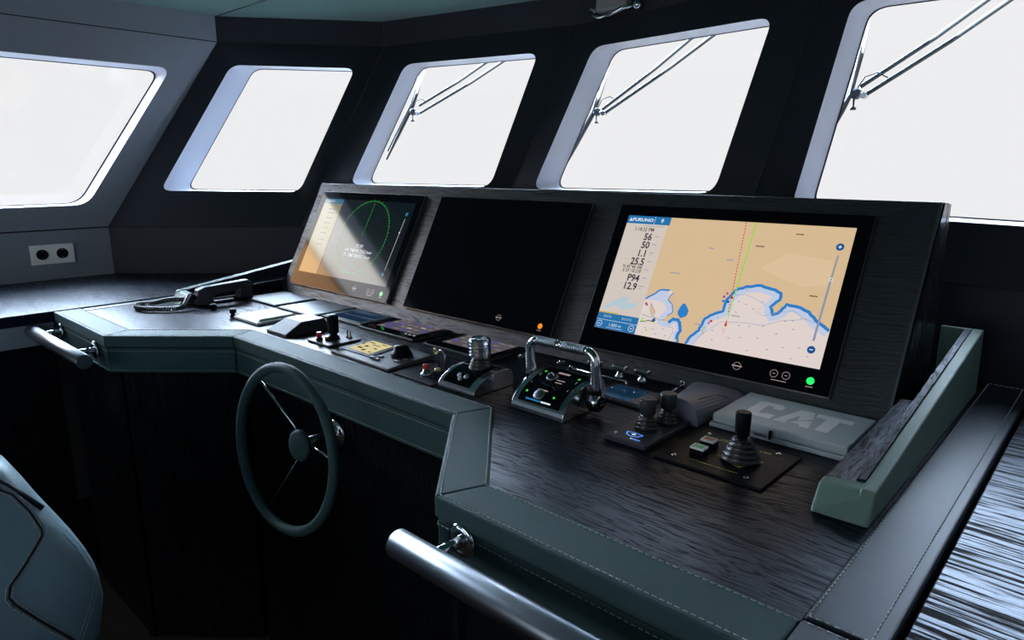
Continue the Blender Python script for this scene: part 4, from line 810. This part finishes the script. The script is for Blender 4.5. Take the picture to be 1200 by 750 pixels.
# ------------------------------------------------------------------ telephone handset
t = thing('telephone', 'black corded marine telephone handset in its cradle at the port end of the desk', 'telephone', (-2.36, 1.05, ZD))
xa, xb = -2.380, -2.325
B = MB(); side = [(1.150, ZD+.001), (1.150, ZD+.030), (1.115, ZD+.030), (1.110, ZD+.016), (1.010, ZD+.016), (1.004, ZD+.030), (.966, ZD+.030), (.962, ZD+.001)]
hole = None
B.hull8([(xa, y, z) for y, z in side], [(xa+.022, y, z) for y, z in side], M['darkgrey']); B.build('cradle', t, bevel=.004, seg=3)
B = MB(); sp = [(1.154, ZD+.006), (1.154, ZD+.062), (1.138, ZD+.072), (.985, ZD+.064), (.960, ZD+.056), (.954, ZD+.004), (1.006, ZD+.002), (1.012, ZD+.026), (1.022, ZD+.034), (1.094, ZD+.040), (1.104, ZD+.034), (1.104, ZD+.010)]
B.hull8([(xa+.0225, y, z) for y, z in sp], [(xb, y, z) for y, z in sp], M['phone']); tag(B.build('handset', t, bevel=.004, seg=3), 'black curved handset with a finger opening')
B = MB(); B.box(xa+.0228, xb-.012, 1.02, 1.09, ZD+.001, ZD+.010, M['darkgrey']); B.build('rest', t, bevel=.003)
B = MB(); pts = [V((-2.345, .957, ZD+.030)), V((-2.335, .935, ZD+.040)), V((-2.315, .915, ZD+.030)), V((-2.295, .890, ZD+.012)), V((-2.315, .850, ZD+.0102)), V((-2.355, .815, ZD+.0102)), V((-2.395, .795, ZD+.0102)), V((-2.440, .800, ZD+.0102)), V((-2.462, .825, ZD+.0102)), V((-2.455, .865, ZD+.010)), V((-2.425, .893, ZD+.020)), V((-2.378, .925, ZD+.024)), V((-2.356, .952, ZD+.020))]
dense = []
for i in range(len(pts)-1):
    p0, p1, p2, p3 = pts[max(i-1, 0)], pts[i], pts[i+1], pts[min(i+2, len(pts)-1)]
    for k in range(44):
        s_ = k/44; dense.append(.5*((2*p1)+(p2-p0)*s_+(2*p0-5*p1+4*p2-p3)*s_*s_+(3*p1-p0-3*p2+p3)*s_**3))
coil = []
for i, p in enumerate(dense):
    tg = (dense[min(i+1, len(dense)-1)]-dense[max(i-1, 0)]).normalized(); u = V((0, 0, 1))-tg*tg.z; u.normalize(); q = tg.cross(u); a = i*2*math.pi/6.0
    coil.append(p+(u*math.cos(a)+q*math.sin(a))*.0072)
B.tube(coil, .0023, M['rubber'], 5, up=(0.3, .2, 1)); tag(B.build('coiled_cord', t), 'coiled black cord')

# ------------------------------------------------------------------ helm chair (its starboard side reaches into the frame)
t = thing('helm_chair', 'petrol green leather helm chair with pale double stitching in the foreground corner', 'chair', (-1.6, .0, 0))
ol = [(.312, .522), (.314, .707), (.312, .738), (.296, .786), (.26, .856), (.252, .875), (.227, .933), (.208, .955), (.161, .999), (.054, 1.047), (-.165, 1.087), (-.329, 1.067), (-.383, .971), (-.352, .522)]
def lean(z): return -1.27-.42*max(0, z-.70)      # the side leans inboard towards the top
def lay(dx, k, c=(-.02, .78)): return [(lean(c[1]+(z-c[1])*k)+dx, c[0]+(y-c[0])*k, c[1]+(z-c[1])*k) for y, z in ol]
rings = [lay(.012, .55), lay(.011, .80), lay(.008, .90), lay(0, .965), lay(-.023, 1.0), lay(-.08, 1.008), lay(-.15, 1.0), lay(-.18, .95)]
N = len(ol); B = MB(); vs = sum(rings, []); fs = [[j*N+i, j*N+(i+1) % N, (j+1)*N+(i+1) % N, (j+1)*N+i] for j in range(len(rings)-1) for i in range(N)]
fs += [list(range(N))[::-1], [(len(rings)-1)*N+i for i in range(N)]]
B.add(vs, fs, M['chairleather'], True); side_ = B.build('side_wing', t, sub=1)
s1 = [(.159, .957), (.194, .913), (.208, .901), (.225, .868), (.235, .836), (.234, .827), (.197, .790), (.174, .770), (.169, .754), (.174, .741), (.208, .692), (.242, .644), (.254, .620)]
s2 = [(y+.010, z+.002) for y, z in s1]
s3 = [(.270, .815), (.285, .783), (.297, .742), (.298, .725), (.278, .683), (.252, .631)]
s4 = [(y+.007, z-.001) for y, z in s3]
bpy.context.view_layer.update(); ev = side_.evaluated_get(bpy.context.evaluated_depsgraph_get()); so_ = V(side_['_o'])
def on(y, z):
    ok, p, n_, i_ = ev.ray_cast(V((-1.0, y, z))-so_, V((-1, 0, 0)))
    return (p.x+so_.x+.0004 if ok else lean(z), y, z)
def fine(P): return [(a[0]*(1-k/4)+b[0]*k/4, a[1]*(1-k/4)+b[1]*k/4) for a, b in zip(P, P[1:]) for k in range(4)]+[P[-1]]
for s_ in (s1, s2, s3, s4): stitch([on(y, z) for y, z in fine(s_)], r=.0010, dash=.006, gap=.002).build('stitch_line', side_)
S_ = MB(); S_.tube([on((a[0]+b[0])/2, (a[1]+b[1])/2) for a, b in zip(fine(s1), fine(s2))], .0018, M['gap'], 6); S_.build('seam', side_)
B = MB(); B.tube([(-1.388, .107, .99), (-1.378, .159, .964), (-1.362, .209, .916), (-1.345, .250, .863)], .006, M['blue'], 8, sy=1); tag(B.build('piping', side_), 'dark blue piping')
B = MB(); B.box(-1.95, -1.47, -.30, .26, .50, .60, M['chairleather']); B.build('seat', t, bevel=.03, seg=4)
B = MB(); B.box(-1.95, -1.47, -.42, -.31, .60, 1.15, M['chairleather']); B.build('backrest', t, bevel=.03, seg=4)
B = MB(); B.lathe((-1.70, -.05, 0.0005), (0, 0, 1), [(0, .20), (.02, .20), (.03, .08), (.06, .055), (.499, .055)], M['steel'], 32); B.build('pedestal', t)
B = MB(); B.box(-2.06, -1.96, -.34, .25, .50, .85, M['chairleather']); B.build('armrest', t, bevel=.03, seg=4)

# ------------------------------------------------------------------ harbour outside (seen only as reflections)
B = MB(); B.box(-9.2, -9.0, -3.6, -1.15, 2.6, 4.0, M['timber']); B.box(-9.2, -8.98, -3.6, -1.15, 4.0, 5.0, M['shedwhite']); B.box(-9.2, -8.96, -3.6, -1.15, -2, 2.6, M['deck']); tag(B.build('quay_shed'), 'orange timber shed on the quay, mirrored in the left monitor', 'shed')
